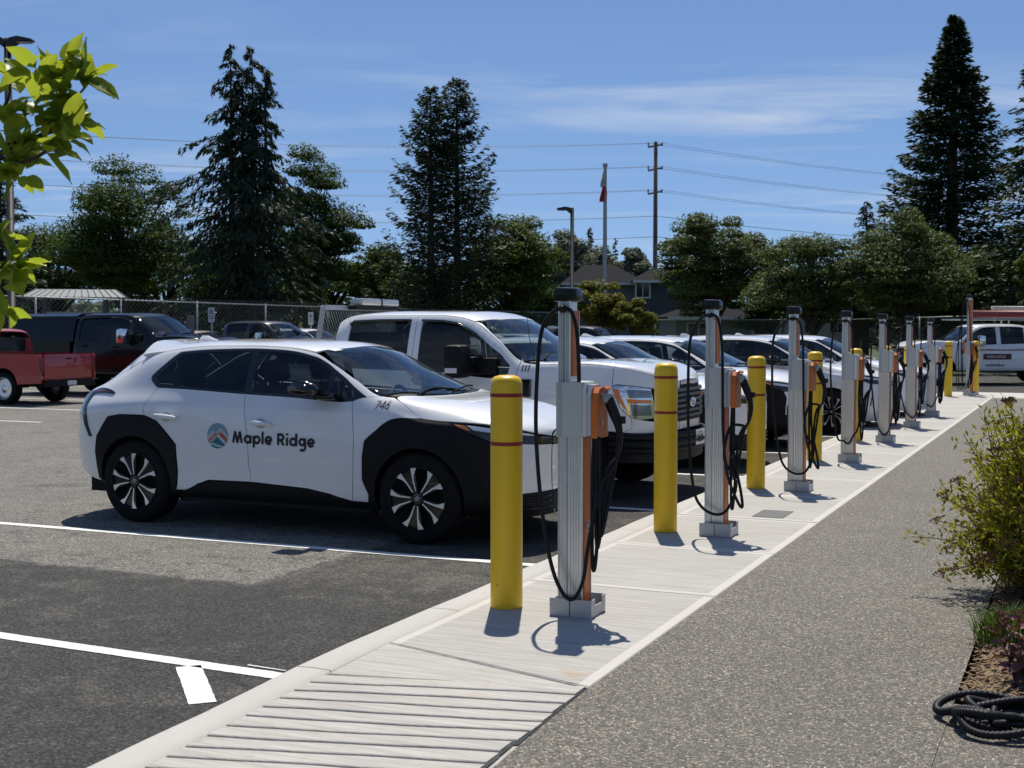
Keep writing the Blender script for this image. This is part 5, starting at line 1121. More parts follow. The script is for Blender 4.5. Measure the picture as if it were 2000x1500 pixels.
# flagpole with a limp flag
Y = 52; p = at(1181, 646, Y); zt = at(1181, 320, Y).z; g = empty('flagpole', (p.x, Y, 0)); tag(g, 'tapered grey flagpole with a limp red and white flag', 'flagpole')
MB().lathe([(.115, 0), (.11, 1.0), (.065, zt-.15), (.065, zt-.14), (.10, zt-.13), (.10, zt+.02), (.0001, zt+.03)], 12).build('pole', M_grey, g, smooth=True)
rs = np.random.RandomState(3); xs = np.linspace(0, 1, 9); zs = np.linspace(0, 1, 12)
for z0, z1, m2, w in ((zt-.35, zt-.95, mat('flag_white', (.5, .47, .46), .8), .20), (zt-.95, zt-1.55, mat('flag_red', (.35, .03, .03), .8), .26)):
    v = []
    for a in zs:
        for b_ in xs: v.append((-.05+.02*math.sin(a*5)-(b_-.4)*w*(.6+.4*a)+.03*math.sin(b_*9+a*3), -.10+.06*math.sin(b_*11), z0+(z1-z0)*a))
    mesh('flag', v, [(j*9+i, j*9+i+1, j*9+10+i, j*9+9+i) for j in range(11) for i in range(8)], m2, g, smooth=True)
# utility poles and power lines
def utility_pole(x, y, zt, label, r=.22):
    g = empty('utility_pole', (x, y, 0)); tag(g, label, 'utility pole'); MB().lathe([(r, 0), (r*.72, zt), (.0001, zt+.05)], 12).build('pole', M_wood, g, smooth=True)
    for k in range(3):
        z = zt-.35-1.92*k; MB().tube([(-.62, 0, z-.1), (0, 0, z+.05), (.55, 0, z+.12)], .08, 6).build('crossarm', M_wood, g)
        for sx in (-.6, .53): MB().lathe([(.05, 0), (.09, .08), (.05, .16), (.09, .24), (.03, .32)], 8, 'z', (sx, 0, z+.0)).build('insulator', M_grey, g, smooth=True)
Yp = 105; pp = at(1279, 646, Yp); ztp = at(1279, 277, Yp).z
utility_pole(pp.x, Yp, ztp, 'tall wooden utility pole rising behind the grey house')
A = at(-330, 225, 92); B = at(2350, 400, 135)
utility_pole(A.x, A.y, ztp, 'wooden utility pole beyond the left edge of the car park'); utility_pole(B.x, B.y, ztp, 'wooden utility pole beyond the right edge of the car park')
def span(P, Q, sag, r=.0115):
    n = 24; return MB().tube([P.lerp(Q, i/n)-Vector((0, 0, sag*4*(i/n)*(1-i/n))) for i in range(n+1)], r, 4, cap=False)
k = 0
WIRES = 'power lines strung between the utility poles'
for lv in range(3):
    for sx in (-.6, .53):
        z = ztp-.1-1.92*lv; C0 = Vector((pp.x+sx, Yp, z)); A0 = Vector((A.x+sx, A.y, z)); B0 = Vector((B.x+sx, B.y, z)); nm = ['top', 'middle', 'bottom'][lv]; sd_ = ['left', 'right'][sx > 0]
        tag(span(A0, C0, 1.0+.1*(sx > 0)).build('power_line', M_pole), f'{nm} power line of the left span, on the {sd_} arm ends', 'power line', WIRES)
        tag(span(C0, B0, 1.3).build('power_line', M_pole), f'{nm} power line of the right span, on the {sd_} arm ends', 'power line', WIRES)
for j, dz in enumerate((7.0, 8.7)):
    C0 = Vector((pp.x, Yp-.25, ztp-dz+.9)); tag(span(Vector((A.x, A.y, ztp-dz+.6)), C0, .9, .02).build('power_line', M_pole), f'{["upper", "lower"][j]} thick cable of the left span, below the crossarms', 'power line', WIRES); tag(span(C0, Vector((B.x, B.y, ztp-dz+.8)), 1.1, .02).build('power_line', M_pole), f'{["upper", "lower"][j]} thick cable of the right span, below the crossarms', 'power line', WIRES)
# chain link fences
M_fence = mat('fence_wire', (.16, .165, .165), .6, .4)
def fence(pts, label, hs, sp=3.0, cell=.075, wr=.0045):
    g = empty('chain_link_fence', (pts[0][0], pts[0][1], 0)); tag(g, label, 'fence'); o = Vector((pts[0][0], pts[0][1], 0)); wm = MB()
    for (a, b), (h0, h1) in zip(zip(pts[:-1], pts[1:]), zip(hs[:-1], hs[1:])):
        a = Vector((*a, 0))-o; b = Vector((*b, 0))-o; L = (b-a).length; d = (b-a)/L; n = int(L/sp)
        for i in range(n+1): t = i/n; q = a.lerp(b, t); MB().tube([q, q+Vector((0, 0, h0+(h1-h0)*t+.05))], .032, 7).build('post', M_galv, g, smooth=True)
        MB().tube([a+Vector((0, 0, h0)), b+Vector((0, 0, h1))], .026, 6).build('top_rail', M_galv, g, smooth=True)
        nn = Vector((d.y, -d.x, 0)); step = cell*2
        for sg in (-1, 1):
            s0 = -3.2
            while s0 < L+3.2:
                # wire runs at 45 degrees
                s1 = s0+sg*h0; lo_s, hi_s = s0, s1; z0, z1 = .05, h0-.03
                f0, f1 = 0., 1.
                for bound in (0, L):
                    den = (hi_s-lo_s)
                    tt = (bound-lo_s)/den
                    if bound == 0:
                        if lo_s < 0: f0 = max(f0, tt) if hi_s > 0 else 2
                        if hi_s < 0: f1 = min(f1, tt) if lo_s > 0 else -1
                    else:
                        if lo_s > L: f0 = max(f0, tt) if hi_s < L else 2
                        if hi_s > L: f1 = min(f1, tt) if lo_s < L else -1
                if f0 < f1 <= 1 and f0 <= 1:
                    p0 = a+d*(lo_s+(hi_s-lo_s)*f0)+Vector((0, 0, z0+(z1-z0)*f0))+nn*.035; p1 = a+d*(lo_s+(hi_s-lo_s)*f1)+Vector((0, 0, z0+(z1-z0)*f1))+nn*.035
                    w = d*wr*.7; wz = Vector((0, 0, wr*.7)); wm.add([p0-w+wz*sg, p0+w-wz*sg, p1+w-wz*sg, p1-w+wz*sg], [(0, 1, 2, 3)])
                s0 += step
    o2 = mesh('wire_mesh', wm.v, wm.f, M_fence, g); o2['kind'] = 'stuff'; return g
a0 = at(-330, 646, 37); a1 = at(640, 646, 52); a2 = at(1100, 646, 60)
fence([(a0.x, 37), (a1.x, 52), (a2.x, 60)], 'long chain link fence behind the parked vehicles on the left', [at(-330, 566, 37).z, at(645, 600, 52).z, at(1100, 611, 60).z], cell=.085, wr=.006)
b0 = at(1280, 646, 62); b1 = at(1660, 646, 56); b2 = at(2100, 646, 50)
fence([(b0.x, 62), (b1.x, 56), (b2.x, 50)], 'chain link fence under the trees on the right, behind the charging row', [at(1280, 625, 62).z, at(1660, 624, 56).z, at(2100, 612, 50).z], cell=.085, wr=.006)
# signs on the fence
def fence_sign(px, py, Y, w, h, label):
    p = at(px, py, Y); g = empty('parking_sign', p, -.35); tag(g, label, 'sign', 'small parking signs by the back fence')
    MB().box((-w/2, -.004, -h/2), (w/2, .004, h/2), .002).build('sign_plate', mat('sign_white', (.52, .54, .55), .5), g); s_ = MB()
    s_.tube([(w*.25*math.cos(2*PI*i/18), -.006, h*.2+w*.25*math.sin(2*PI*i/18)) for i in range(18)], .012, 4, closed=True); s_.box((-.03, -.007, h*.1), (.0, -.005, h*.3)); s_.box((-w*.35, -.007, -h*.12), (w*.35, -.005, -h*.07)); s_.box((-w*.3, -.007, -h*.25), (w*.3, -.005, -h*.2)); s_.build('sign_print', mat('sign_green', (.04, .10, .07), .6), g)
    MB().box((-.03, .006, -p.z), (.03, .03, h/2)).build('sign_post', M_galv, g)
fence_sign(413, 615, 45.0, .27, .52, 'white parking sign on the fence between the black and charcoal pickups'); fence_sign(607, 622, 48.5, .22, .48, 'small white sign on the fence left of the white pickup')
p = at(372, 635, 44); g = empty('short_post', (p.x, 44, 0)); tag(g, 'short grey timber post beside the black pickup', 'post'); MB().box((-.11, -.11, 0), (.11, .11, at(372, 617, 44).z), .015).build('post', mat('grey_timber', (.16, .15, .145), .9, bumpy=.3), g)
# little shelter with a metal roof
Y = 45; p = at(150, 646, Y); g = empty('shelter', (p.x, Y, 0), .25); tag(g, 'small open shelter with a ribbed metal gable roof behind the fence', 'shelter'); zt = at(150, 568, Y).z; ze = at(150, 584, Y).z
M_mroof = mat('metal_roof', (.16, .18, .18), .6, .2); M_frame = mat('shelter_frame', (.05, .055, .06), .6)
for sg in (-1, 1):
    q = MB(); v = []
    n = 14
    MB().add([(-1.75, sg*.9, ze), (1.75, sg*.9, ze), (1.35, 0, zt), (-1.35, 0, zt), (-1.75, sg*.9, ze+.05), (1.75, sg*.9, ze+.05), (1.35, 0, zt+.05), (-1.35, 0, zt+.05)], [(0, 1, 2, 3), (4, 7, 6, 5), (0, 4, 5, 1), (1, 5, 6, 2), (2, 6, 7, 3), (3, 7, 4, 0)]).build('roof', M_mroof, g)
    for i in range(n+1): t = -1+2*i/n; MB().tube([(1.73*t, sg*.9, ze+.06), (1.33*t, 0, zt+.06)], .018, 4).build('roof_rib', M_mroof, g)
    for sx in (-1.0, 1.0): MB().box((sx-.06, sg*.7-.06, 0), (sx+.06, sg*.7+.06, ze+.1)).build('post', M_frame, g)
for sx in (-1, 1): MB().add([(sx*1.7, -.86, ze+.02), (sx*1.7, .86, ze+.02), (sx*1.34, 0, zt)], [(0, 1, 2)]).build('gable', mat('gable_board', (.22, .20, .18), .8), g)
for z in (2.1, 2.3): MB().box((-1.0, -.73, z-ze*0), (1.0, -.67, z+.06)).build('crossbar', M_grey, g)
#@@PART6
# ================================================================== VEGETATION
M_bark = mat('bark', (.055, .042, .032), .95, var=.35, vscale=5, bumpy=.5, bscale=25)
def quads(P, A, B):
    """P centres, A and B half axes (n,3): rhombic leaves"""
    n = len(P); V = np.empty((n, 4, 3)); V[:, 0] = P-A; V[:, 1] = P-B*.9+A*.1; V[:, 2] = P+A; V[:, 3] = P+B*.9+A*.1; return V.reshape(-1, 3)
def quad_mesh(name, V, m, parent):
    n = len(V)//4; me = bpy.data.meshes.new(name); me.vertices.add(n*4); me.vertices.foreach_set('co', np.ascontiguousarray(V, dtype=np.float32).ravel()); me.loops.add(n*4); me.loops.foreach_set('vertex_index', np.arange(n*4, dtype=np.int32)); me.polygons.add(n); me.polygons.foreach_set('loop_start', np.arange(0, n*4, 4, dtype=np.int32)); me.polygons.foreach_set('loop_total', np.full(n, 4, dtype=np.int32))
    me.materials.append(m); me.update(calc_edges=True); return link(bpy.data.objects.new(name, me), parent)
def unit(v): return v/np.maximum(np.linalg.norm(v, axis=-1, keepdims=True), 1e-9)
def deciduous(px, top, Y, half, low, m, label, seed, clumps=70, per=260, leaf=.13, group='trees behind the fence', irregular=.35, trunk=True, name='broadleaf_tree', cat='tree', dens=1.0, flat=1.):
    """crown spans half pixels to each side of px and from pixel row top down to row low"""
    rs = np.random.RandomState(seed); c = at(px, 646, Y); zt = at(px, top, Y).z; zl = max(.2, at(px, low, Y).z); rad = half*1.16*Y/F; per = int(per*1.5); leaf *= .86
    g = empty(name, (c.x, Y, 0)); tag(g, label, cat, group); zc = (zt+zl)/2; rz = (zt-zl)/2; cl = []
    k = 0
    while len(cl) < clumps and k < 4000:
        k += 1; d = unit(rs.normal(size=3)); r = rs.uniform(.15, 1)**.45; q = d*r
        if q[2] > .0: q[:2] *= 1-.18*q[2]
        wob = 1+irregular*(math.sin(3.1*math.atan2(d[1], d[0])+seed)*.4+math.sin(5.3*d[2]+seed*2+2*math.atan2(d[1], d[0]))*.4+rs.uniform(-.5, .3))*.55
        q = q*np.array([rad, rad*flat, rz])*.86*wob + np.array([0, 0, zc]); s = rs.uniform(.6, 1.3)*min(rad, rz)*.26*(1.1 if r > .6 else 1.4)
        if q[2]+s*.7 > zt+.1*rz: continue
        cl.append((q, s))
    if trunk:
        b = MB(); b.tube(smooth_path([(0, 0, 0), (rs.normal(0, .1), rs.normal(0, .1), zl*.7), (rs.normal(0, .2), rs.normal(0, .2), zc)], 5), [max(.05, rad*.075*(1-.055*i)) for i in range(11)], 8)
        b.build('trunk', M_bark, g, smooth=True); b = MB()
        for q, s in cl[::3]:
            st = Vector((0, 0, zl*.55+(q[2]-zl*.55)*.35)); e = Vector(q); mid = st.lerp(e, .5)+Vector((rs.normal(0, .15), rs.normal(0, .15), .1*rad)); b.tube(smooth_path([st, mid, e], 4), [max(.012, rad*.03*(1-.1*i)) for i in range(9)], 5, cap=False)
        b.build('limb', M_bark, g, smooth=True)['kind'] = 'stuff'
    VV = []
    for q, s in cl:
        n = int(per*rs.uniform(.6, 1.2)*dens); d = unit(rs.normal(size=(n, 3))); d[:, 2] = np.where(d[:, 2] < -.3, d[:, 2]*.4, d[:, 2]); rr = rs.uniform(.25, 1, n)**.5
        sc = np.array([1.15, 1.15, .75])*s; P = q+d*rr[:, None]*sc
        nrm = unit(d*.6+np.array([0, 0, .7])+rs.normal(size=(n, 3))*.55); a = unit(np.cross(nrm, rs.normal(size=(n, 3)))); b = np.cross(nrm, a); ls = leaf*rs.uniform(.6, 1.25, n)[:, None]
        VV.append(quads(P, a*ls*.62, b*ls*.42))
    o = quad_mesh('crown', np.concatenate(VV), m, g); return g
def conifer(px, top, Y, half, m, label, seed, n=260, base=0., droop=.35, rise=0., spray=.30, per=46, shape=1., tops=None, ragged=.3, group='trees behind the fence', hang=.5, width=.34, trunk_r=.22, tip_up=0., name='conifer_tree', prof=None, arms=()):
    rs = np.random.RandomState(seed); c = at(px, 646, Y); zt = at(px, top, Y).z; rad = half*1.3*Y/F; per = int(per*1.7); spray *= .85; g = empty(name, (c.x, Y, 0)); tag(g, label, 'tree', group)
    lead = [(0., zt)] + [((p-px)*Y/F, at(p, t, Y).z) for p, t in (tops or [])]; b = MB(); V = []; lb = MB()
    for li, (lx, lz) in enumerate(lead):
        b.tube([(lx*.35, 0, 0), (lx*.8, 0, lz*.35), (lx, 0, lz*.7), (lx, 0, lz)], [trunk_r, trunk_r*.75, trunk_r*.4, .015], 8)
        nb = n//len(lead); ex = list(arms) if li == 0 else []
        for k in range(nb+len(ex)):
            f = base+(1-base)*((k+rs.rand())/nb)**.85 if k < nb else ex[k-nb][0]; z = lz*f; az = rs.uniform(0, 2*PI) if k < nb else ex[k-nb][1]
            env = (np.interp(f, prof[0], prof[1]) if prof else (1-f)**shape); L = rad*env*rs.uniform(1-ragged, 1.0+ragged*.25)/(1 if len(lead) == 1 else 1.12)+.12
            if k >= nb: L = ex[k-nb][2]
            d = np.array([math.cos(az), math.sin(az), 0]); ns = 7; t = np.linspace(0, 1, ns); off = lx*(.8+.2*f) if f > .35 else lx*(.35+1.3*f)
            bz = z+L*(rise*t-droop*t**2+tip_up*t**4); pts = np.stack([off+d[0]*L*t, d[1]*L*t, bz], 1); lb.tube([tuple(p) for p in pts[::2]], [.03, .022, .014, .006], 3, cap=False)
            m_ = max(6, int(per*(.35+.65*L/max(rad, .01)))); u = rs.uniform(.08, 1, m_)**.75; P = np.stack([np.interp(u, t, pts[:, i]) for i in range(3)], 1)
            lat = np.array([-d[1], d[0], 0]); sdv = rs.normal(0, 1, m_); w = width*L*(1-u*.72)*.5+.05; P = P+lat*(sdv*w)[:, None]
            P[:, 2] += rs.normal(0, .06, m_)-np.abs(sdv)*w*.25
            ax = unit(d*.7+lat*np.sign(sdv)[:, None]*.55+np.stack([0*u, 0*u, -hang*rs.uniform(.2, 1.6, m_)+tip_up*.5], 1)+rs.normal(0, .22, (m_, 3))); bx = unit(np.cross(ax, rs.normal(size=(m_, 3))+np.array([0, 0, 1.2])))
            ls = spray*rs.uniform(.55, 1.2, m_)[:, None]*(.6+.4*min(1, L/1.2)); V.append(quads(P+ax*ls*.3, ax*ls*.62, bx*ls*.20))
    b.build('trunk', M_bark, g, smooth=True); lb.build('limb', M_bark, g, smooth=True)['kind'] = 'stuff'; quad_mesh('crown', np.concatenate(V), m, g); return g
L_oak = mat_leaf('leaf_dark_green', (.022, .037, .009), (.085, .132, .028), .36); L_maple = mat_leaf('leaf_mid_green', (.030, .048, .010), (.115, .16, .030), .36); L_pale = mat_leaf('leaf_grey_green', (.035, .052, .017), (.15, .185, .062), .32)
L_fir = mat_leaf('needle_green', (.013, .024, .010), (.050, .074, .030), .2); L_blue = mat_leaf('needle_bluegreen', (.013, .024, .013), (.050, .074, .042), .2); L_seq = mat_leaf('needle_dark', (.010, .020, .009), (.042, .066, .026), .2)
L_gold = mat_leaf('leaf_golden', (.08, .085, .010), (.25, .225, .026), .35); L_far = mat_leaf('leaf_hazy', (.09, .105, .08), (.22, .23, .18), .25)  # L_far: distance haze is mixed into the leaf colour itself
# left group
deciduous(245, 312, 64, 125, 600, L_oak, 'broad round tree behind the shelter, left of the drooping cedar', 11, 95, 330, .15)
conifer(455, 88, 58, 146, L_blue, 'tall ragged cedar with several drooping tops, left of centre', 12, 420, .03, .42, .10, .34, 62, .8, [(497, 92), (478, 140), (522, 130)], .62, hang=1.1, width=.24, prof=([0, .3, .46, .55, .60, .64, .72, .85, 1], [1.0, .92, .80, .80, .68, .42, .30, .19, .03]), arms=[(.615, 3.0, 4.0), (.60, 3.3, 3.6), (.61, .1, 3.6), (.585, -.2, 3.3), (.72, 3.2, 2.3), (.70, .0, 2.6), (.80, .1, 1.9), (.53, 2.9, 4.2), (.52, .2, 3.9), (.50, 3.4, 4.3)])
deciduous(610, 285, 66, 92, 610, L_oak, 'leafy tree leaning out behind the right side of the drooping cedar', 13, 85, 320, .15)
deciduous(500, 420, 70, 150, 640, L_oak, 'dark thicket tree filling the gap below the drooping cedar', 14, 80, 260, .16)
deciduous(110, 430, 72, 110, 620, L_oak, 'low dark tree at the far left behind the shelter', 15, 80, 260, .16)
conifer(5, 330, 60, 100, L_blue, 'spreading conifer at the left edge behind the lamp post', 16, 110, .25, .15, .1, .34, 50, .6, None, .5, hang=.5)
deciduous(735, 470, 68, 70, 625, L_maple, 'bright low tree in the gap between the cedar and the twin conifers', 17, 50, 260, .15)
deciduous(330, 470, 74, 130, 660, L_oak, 'dark low tree between the round tree and the drooping cedar', 51, 80, 240, .17)
deciduous(20, 500, 70, 110, 660, L_oak, 'dark low thicket at the left edge behind the fence', 52, 70, 240, .17)
deciduous(640, 480, 76, 110, 660, L_oak, 'dark low tree left of the bright tree in the gap', 53, 70, 240, .17)
deciduous(790, 500, 74, 90, 660, L_oak, 'dark low tree left of the twin conifers', 54, 60, 240, .17)
deciduous(1060, 540, 72, 70, 660, L_oak, 'dark low tree below the round green tree', 55, 50, 240, .16)
# twin conifers
conifer(842, 172, 56, 104, L_fir, 'left one of the twin tall conifers at centre', 18, 270, .05, .05, .16, .28, 40, .62, None, .35, hang=.35, width=.28, tip_up=.35)
conifer(893, 156, 57, 106, L_fir, 'right one of the twin tall conifers at centre', 19, 270, .05, .05, .16, .28, 40, .62, None, .35, hang=.35, width=.28, tip_up=.35)
deciduous(1000, 408, 60, 95, 630, L_maple, 'full round green tree just right of the twin conifers', 20, 90, 330, .14)
deciduous(880, 500, 63, 130, 640, L_oak, 'dark undergrowth tree below the twin conifers', 21, 70, 260, .15)
# far trees in the gap
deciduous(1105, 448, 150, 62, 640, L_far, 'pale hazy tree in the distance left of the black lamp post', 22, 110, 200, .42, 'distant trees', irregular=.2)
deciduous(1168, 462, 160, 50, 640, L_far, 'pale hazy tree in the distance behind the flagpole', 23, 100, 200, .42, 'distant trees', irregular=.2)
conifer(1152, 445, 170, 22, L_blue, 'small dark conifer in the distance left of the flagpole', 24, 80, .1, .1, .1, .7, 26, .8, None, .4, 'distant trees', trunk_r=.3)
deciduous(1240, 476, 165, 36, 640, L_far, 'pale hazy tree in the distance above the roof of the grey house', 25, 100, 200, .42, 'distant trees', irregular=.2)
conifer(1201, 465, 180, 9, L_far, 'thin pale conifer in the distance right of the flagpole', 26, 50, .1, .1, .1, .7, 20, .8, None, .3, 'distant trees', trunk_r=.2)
# golden shrubs
deciduous(1165, 545, 47, 55, 655, L_gold, 'yellow green shrub around the foot of the flagpole', 27, 46, 300, .10, 'golden shrubs', name='shrub', cat='shrub', irregular=.2)
deciduous(1238, 582, 46, 48, 668, L_gold, 'low yellow green shrub right of the flagpole', 28, 40, 300, .10, 'golden shrubs', name='shrub', cat='shrub', irregular=.2)
# right group
deciduous(1400, 415, 60, 128, 625, L_pale, 'round tree with pale glossy leaves right of the utility pole', 29, 100, 340, .14)
deciduous(1590, 440, 54, 105, 640, L_pale, 'left half of the loose grey green trees behind the chargers', 30, 80, 280, .13, irregular=.55)
deciduous(1770, 415, 52, 118, 640, L_pale, 'right half of the loose grey green trees, in front of the giant cone', 31, 90, 280, .13, irregular=.55)
conifer(1690, 395, 66, 60, L_fir, 'small dark conifer peeping above the grey green trees', 32, 90, .3, .1, .2, .3, 30, .8, None, .3)
conifer(1856, 32, 68, 140, L_seq, 'giant dark cone shaped conifer at the right', 33, 560, .03, .12, .10, .38, 62, .72, None, .16, hang=.2, width=.5, trunk_r=.5, tip_up=.25, prof=([0, .15, .3, .6, .85, 1], [1.02, 1.0, .92, .52, .22, .02]))
conifer(2030, 60, 50, 125, L_fir, 'dark fir cut by the right edge of the picture', 34, 230, .08, .12, .12, .34, 50, .75, None, .35, hang=.35)
deciduous(1940, 470, 56, 100, 650, L_oak, 'dark tree below the giant cone, behind the service truck', 35, 80, 280, .15)
deciduous(2035, 440, 44, 55, 640, L_maple, 'lighter leafy tree at the right edge', 36, 50, 260, .13)
deciduous(1490, 520, 66, 80, 660, L_oak, 'dark low tree between the two groups of pale trees', 56, 50, 240, .16)
deciduous(1680, 520, 62, 120, 650, L_oak, 'dark undergrowth tree behind the grey green trees', 57, 70, 240, .16)
deciduous(1850, 480, 60, 90, 650, L_oak, 'dark tree filling the foot of the giant cone', 58, 60, 240, .16)
# low hedge mass far behind closing the horizon
rs = np.random.RandomState(77); n = 26000; X = rs.uniform(-140, 150, n); Yh = 118+rs.uniform(0, 14, n)+np.abs(X)*.15; Z = rs.uniform(0, 1, n)**.7*(4.2+1.2*np.sin(X*.21)+.8*np.sin(X*.57+1)); P = np.stack([X, Yh, Z], 1); nr = unit(rs.normal(size=(n, 3))+np.array([0, -.5, .6])); a = unit(np.cross(nr, rs.normal(size=(n, 3)))); b = np.cross(nr, a)
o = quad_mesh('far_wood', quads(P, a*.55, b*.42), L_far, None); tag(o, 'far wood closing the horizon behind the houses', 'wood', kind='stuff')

# houses behind the fence
M_shingle = mat('roof_shingle', (.022, .022, .024), .95, spec=.05, var=.2, vscale=8, bumpy=.3); M_siding = mat('grey_siding', (.17, .19, .22), .8, var=.06); M_navy = mat('navy_siding', (.045, .052, .068), .8, var=.06); M_trim = mat('white_trim', (.55, .56, .57), .6); M_beige = mat('beige_siding', (.20, .19, .175), .8, var=.06)
def house(x0, x1, Y, depth, ze, zr_, m, label, wins, hip=True, doors=()):
    g = empty('house', ((x0+x1)/2, Y, 0)); tag(g, label, 'house', 'houses beyond the fence'); w = (x1-x0)/2; o = .5
    MB().box((-w, 0, 0), (w, depth, ze)).build('wall', m, g)
    hx = w*.45 if hip else w; r = MB(); r.add([(-w-o, -o, ze), (w+o, -o, ze), (w+o, depth+o, ze), (-w-o, depth+o, ze), (-hx, depth/2, zr_), (hx, depth/2, zr_)], [(0, 1, 5, 4), (1, 2, 5), (2, 3, 4, 5), (3, 0, 4), (3, 2, 1, 0)]); ro = r.build('roof', M_shingle, g)
    MB().box((-w-o-.02, -o-.06, ze-.16), (w+o+.02, -o, ze+.02)).build('gutter', M_trim, ro)
    for z in np.arange(.3, ze, .35): MB().box((-w+.01, -.012, z), (w-.01, -.002, z+.02)).build('siding_lap', m, g)
    for (wx, wz, ww, wh) in wins:
        f = MB(); f.box((wx-ww/2-.1, -.06, wz-.1), (wx+ww/2+.1, -.014, wz)); f.box((wx-ww/2-.1, -.06, wz+wh), (wx+ww/2+.1, -.014, wz+wh+.1)); f.box((wx-ww/2-.1, -.06, wz), (wx-ww/2, -.014, wz+wh)); f.box((wx+ww/2, -.06, wz), (wx+ww/2+.1, -.014, wz+wh)); f.box((wx-.03, -.05, wz), (wx+.03, -.014, wz+wh)); fo = f.build('window', M_trim, g)
        MB().box((wx-ww/2, -.030, wz), (wx+ww/2, -.016, wz+wh)).build('pane', M_blackgloss, fo)
    return g
Y = 92; a = at(1150, 646, Y).x; b = at(1247, 646, Y).x; ze = at(1200, 553, Y).z; zz = at(1200, 511, Y).z
house(a-1.5, b, Y, 9, ze, zz, M_siding, 'grey two storey house with a dark hip roof behind the flagpole', [(-1.5, ze-1.9, 1.2, 1.2)])
a = at(1249, 646, 90).x; b = at(1330, 646, 90).x
house(a, b+2, 90.0, 8, ze+.1, ze+1.2, M_navy, 'navy blue house wing with a white framed window beside the utility pole', [(-2.25, at(1254, 580, 90).z, .9, 1.1)])
a = at(1320, 646, 72).x; b = at(1560, 646, 72).x; house(a, b, 72, 8, 2.5, 3.4, M_beige, 'beige low house half hidden behind the fence and trees', [(-2.2, .9, 1.2, 1.2), (1.6, .9, 1.4, 1.2)])
a = at(1545, 646, 70).x; b = at(1690, 646, 70).x; house(a, b, 70, 8, at(1600, 600, 70).z, 3.9, M_trim, 'white house with two dark windows behind the third and fourth chargers', [(-.9, 1.6, .8, 1.05), (.5, 1.6, .8, 1.05)], hip=False)
a = at(1000, 646, 88).x; b = at(1125, 646, 88).x; house(a, b, 88, 8, 2.8, 4.2, M_navy, 'dark low house behind the round green tree', [(0, .9, 1.4, 1.2)])

# shrub with dried flower heads at the right
rs = np.random.RandomState(41); SB = Vector((3.29, 7.40, .13)); sh = empty('spirea_shrub', SB); tag(sh, 'golden green shrub with brown dried flower heads at the right edge', 'shrub')
stems = MB(); LV = []; tips = []
for k in range(520):
    az = rs.uniform(0, 2*PI); el = rs.uniform(.12, 1.5); L = rs.uniform(.78, 1.04)*(.60+.48*math.sin(el)); d = Vector((math.cos(az)*math.cos(el), math.sin(az)*math.cos(el), math.sin(el)*1.12)); st = Vector((rs.normal(0, .13), rs.normal(0, .13), 0)); e = st+Vector((d.x*L*.78, d.y*L*.78, d.z*L))
    mid = st.lerp(e, .5)+Vector((0, 0, .12)); P = smooth_path([st, mid, e], 5); stems.tube(P, [.005-.0003*i for i in range(11)], 4, cap=False); tips.append((e, (P[-1]-P[-3]).normalized()))
    nl = 84
    for j in range(nl):
        u = .18+.82*(j/nl)**.8; q = st.lerp(mid, u*2) if u < .5 else mid.lerp(e, u*2-1); dd = unit(rs.normal(size=3)+np.array([d.x, d.y, d.z])*.7); ll = rs.uniform(.013, .027); p0 = np.array(q)+dd*ll*.9+rs.normal(0, .030, 3); w = unit(np.cross(dd, rs.normal(size=3)+np.array([0, 0, .8]))); LV.append(quads(p0[None], (dd*ll)[None], (w*ll*.42)[None]))
stems.build('stem', mat('stem', (.10, .055, .03), .8), sh, smooth=True)['kind'] = 'stuff'
o = quad_mesh('foliage', np.concatenate(LV), mat_leaf('spirea_leaf', (.085, .10, .012), (.46, .42, .05), .45, nscale=3.), sh); o['kind'] = 'stuff'
def flower_mesh(seed):
    r2 = np.random.RandomState(seed); b = MB()
    for k in range(34):
        a, rr = r2.uniform(0, 2*PI), .036*math.sqrt(r2.rand()); c = Vector((rr*math.cos(a), rr*math.sin(a), .012-rr*rr*6+r2.normal(0, .003))); s = r2.uniform(.0035, .006)
        b.add([c+Vector((s, 0, 0)), c+Vector((-s*.5, s*.87, 0)), c+Vector((-s*.5, -s*.87, 0)), c+Vector((0, 0, s*1.2)), c+Vector((0, 0, -s*1.2))], [(0, 1, 3), (1, 2, 3), (2, 0, 3), (1, 0, 4), (2, 1, 4), (0, 2, 4)])
        if k % 4 == 0: b.tube([c, (0, 0, -.03)], .0012, 3, cap=False)
    return b
fm = []
for k in range(3): q = flower_mesh(k).build('flower_head', mat_leaf('dried_flower', (.08, .032, .018), (.30, .14, .075), .05), sh); fm.append(q)
for i, (e, d) in enumerate(tips[:190]):
    q = fm[i] if i < 3 else fm[i % 3].copy()
    if i >= 3: link(q, sh)
    q.location = e; q.rotation_euler = Vector((d.x*.5, d.y*.5, 1)).to_track_quat('Z', 'Y').to_euler(); s = rs.uniform(1.0, 1.75); q.scale = (s, s, s*.9)
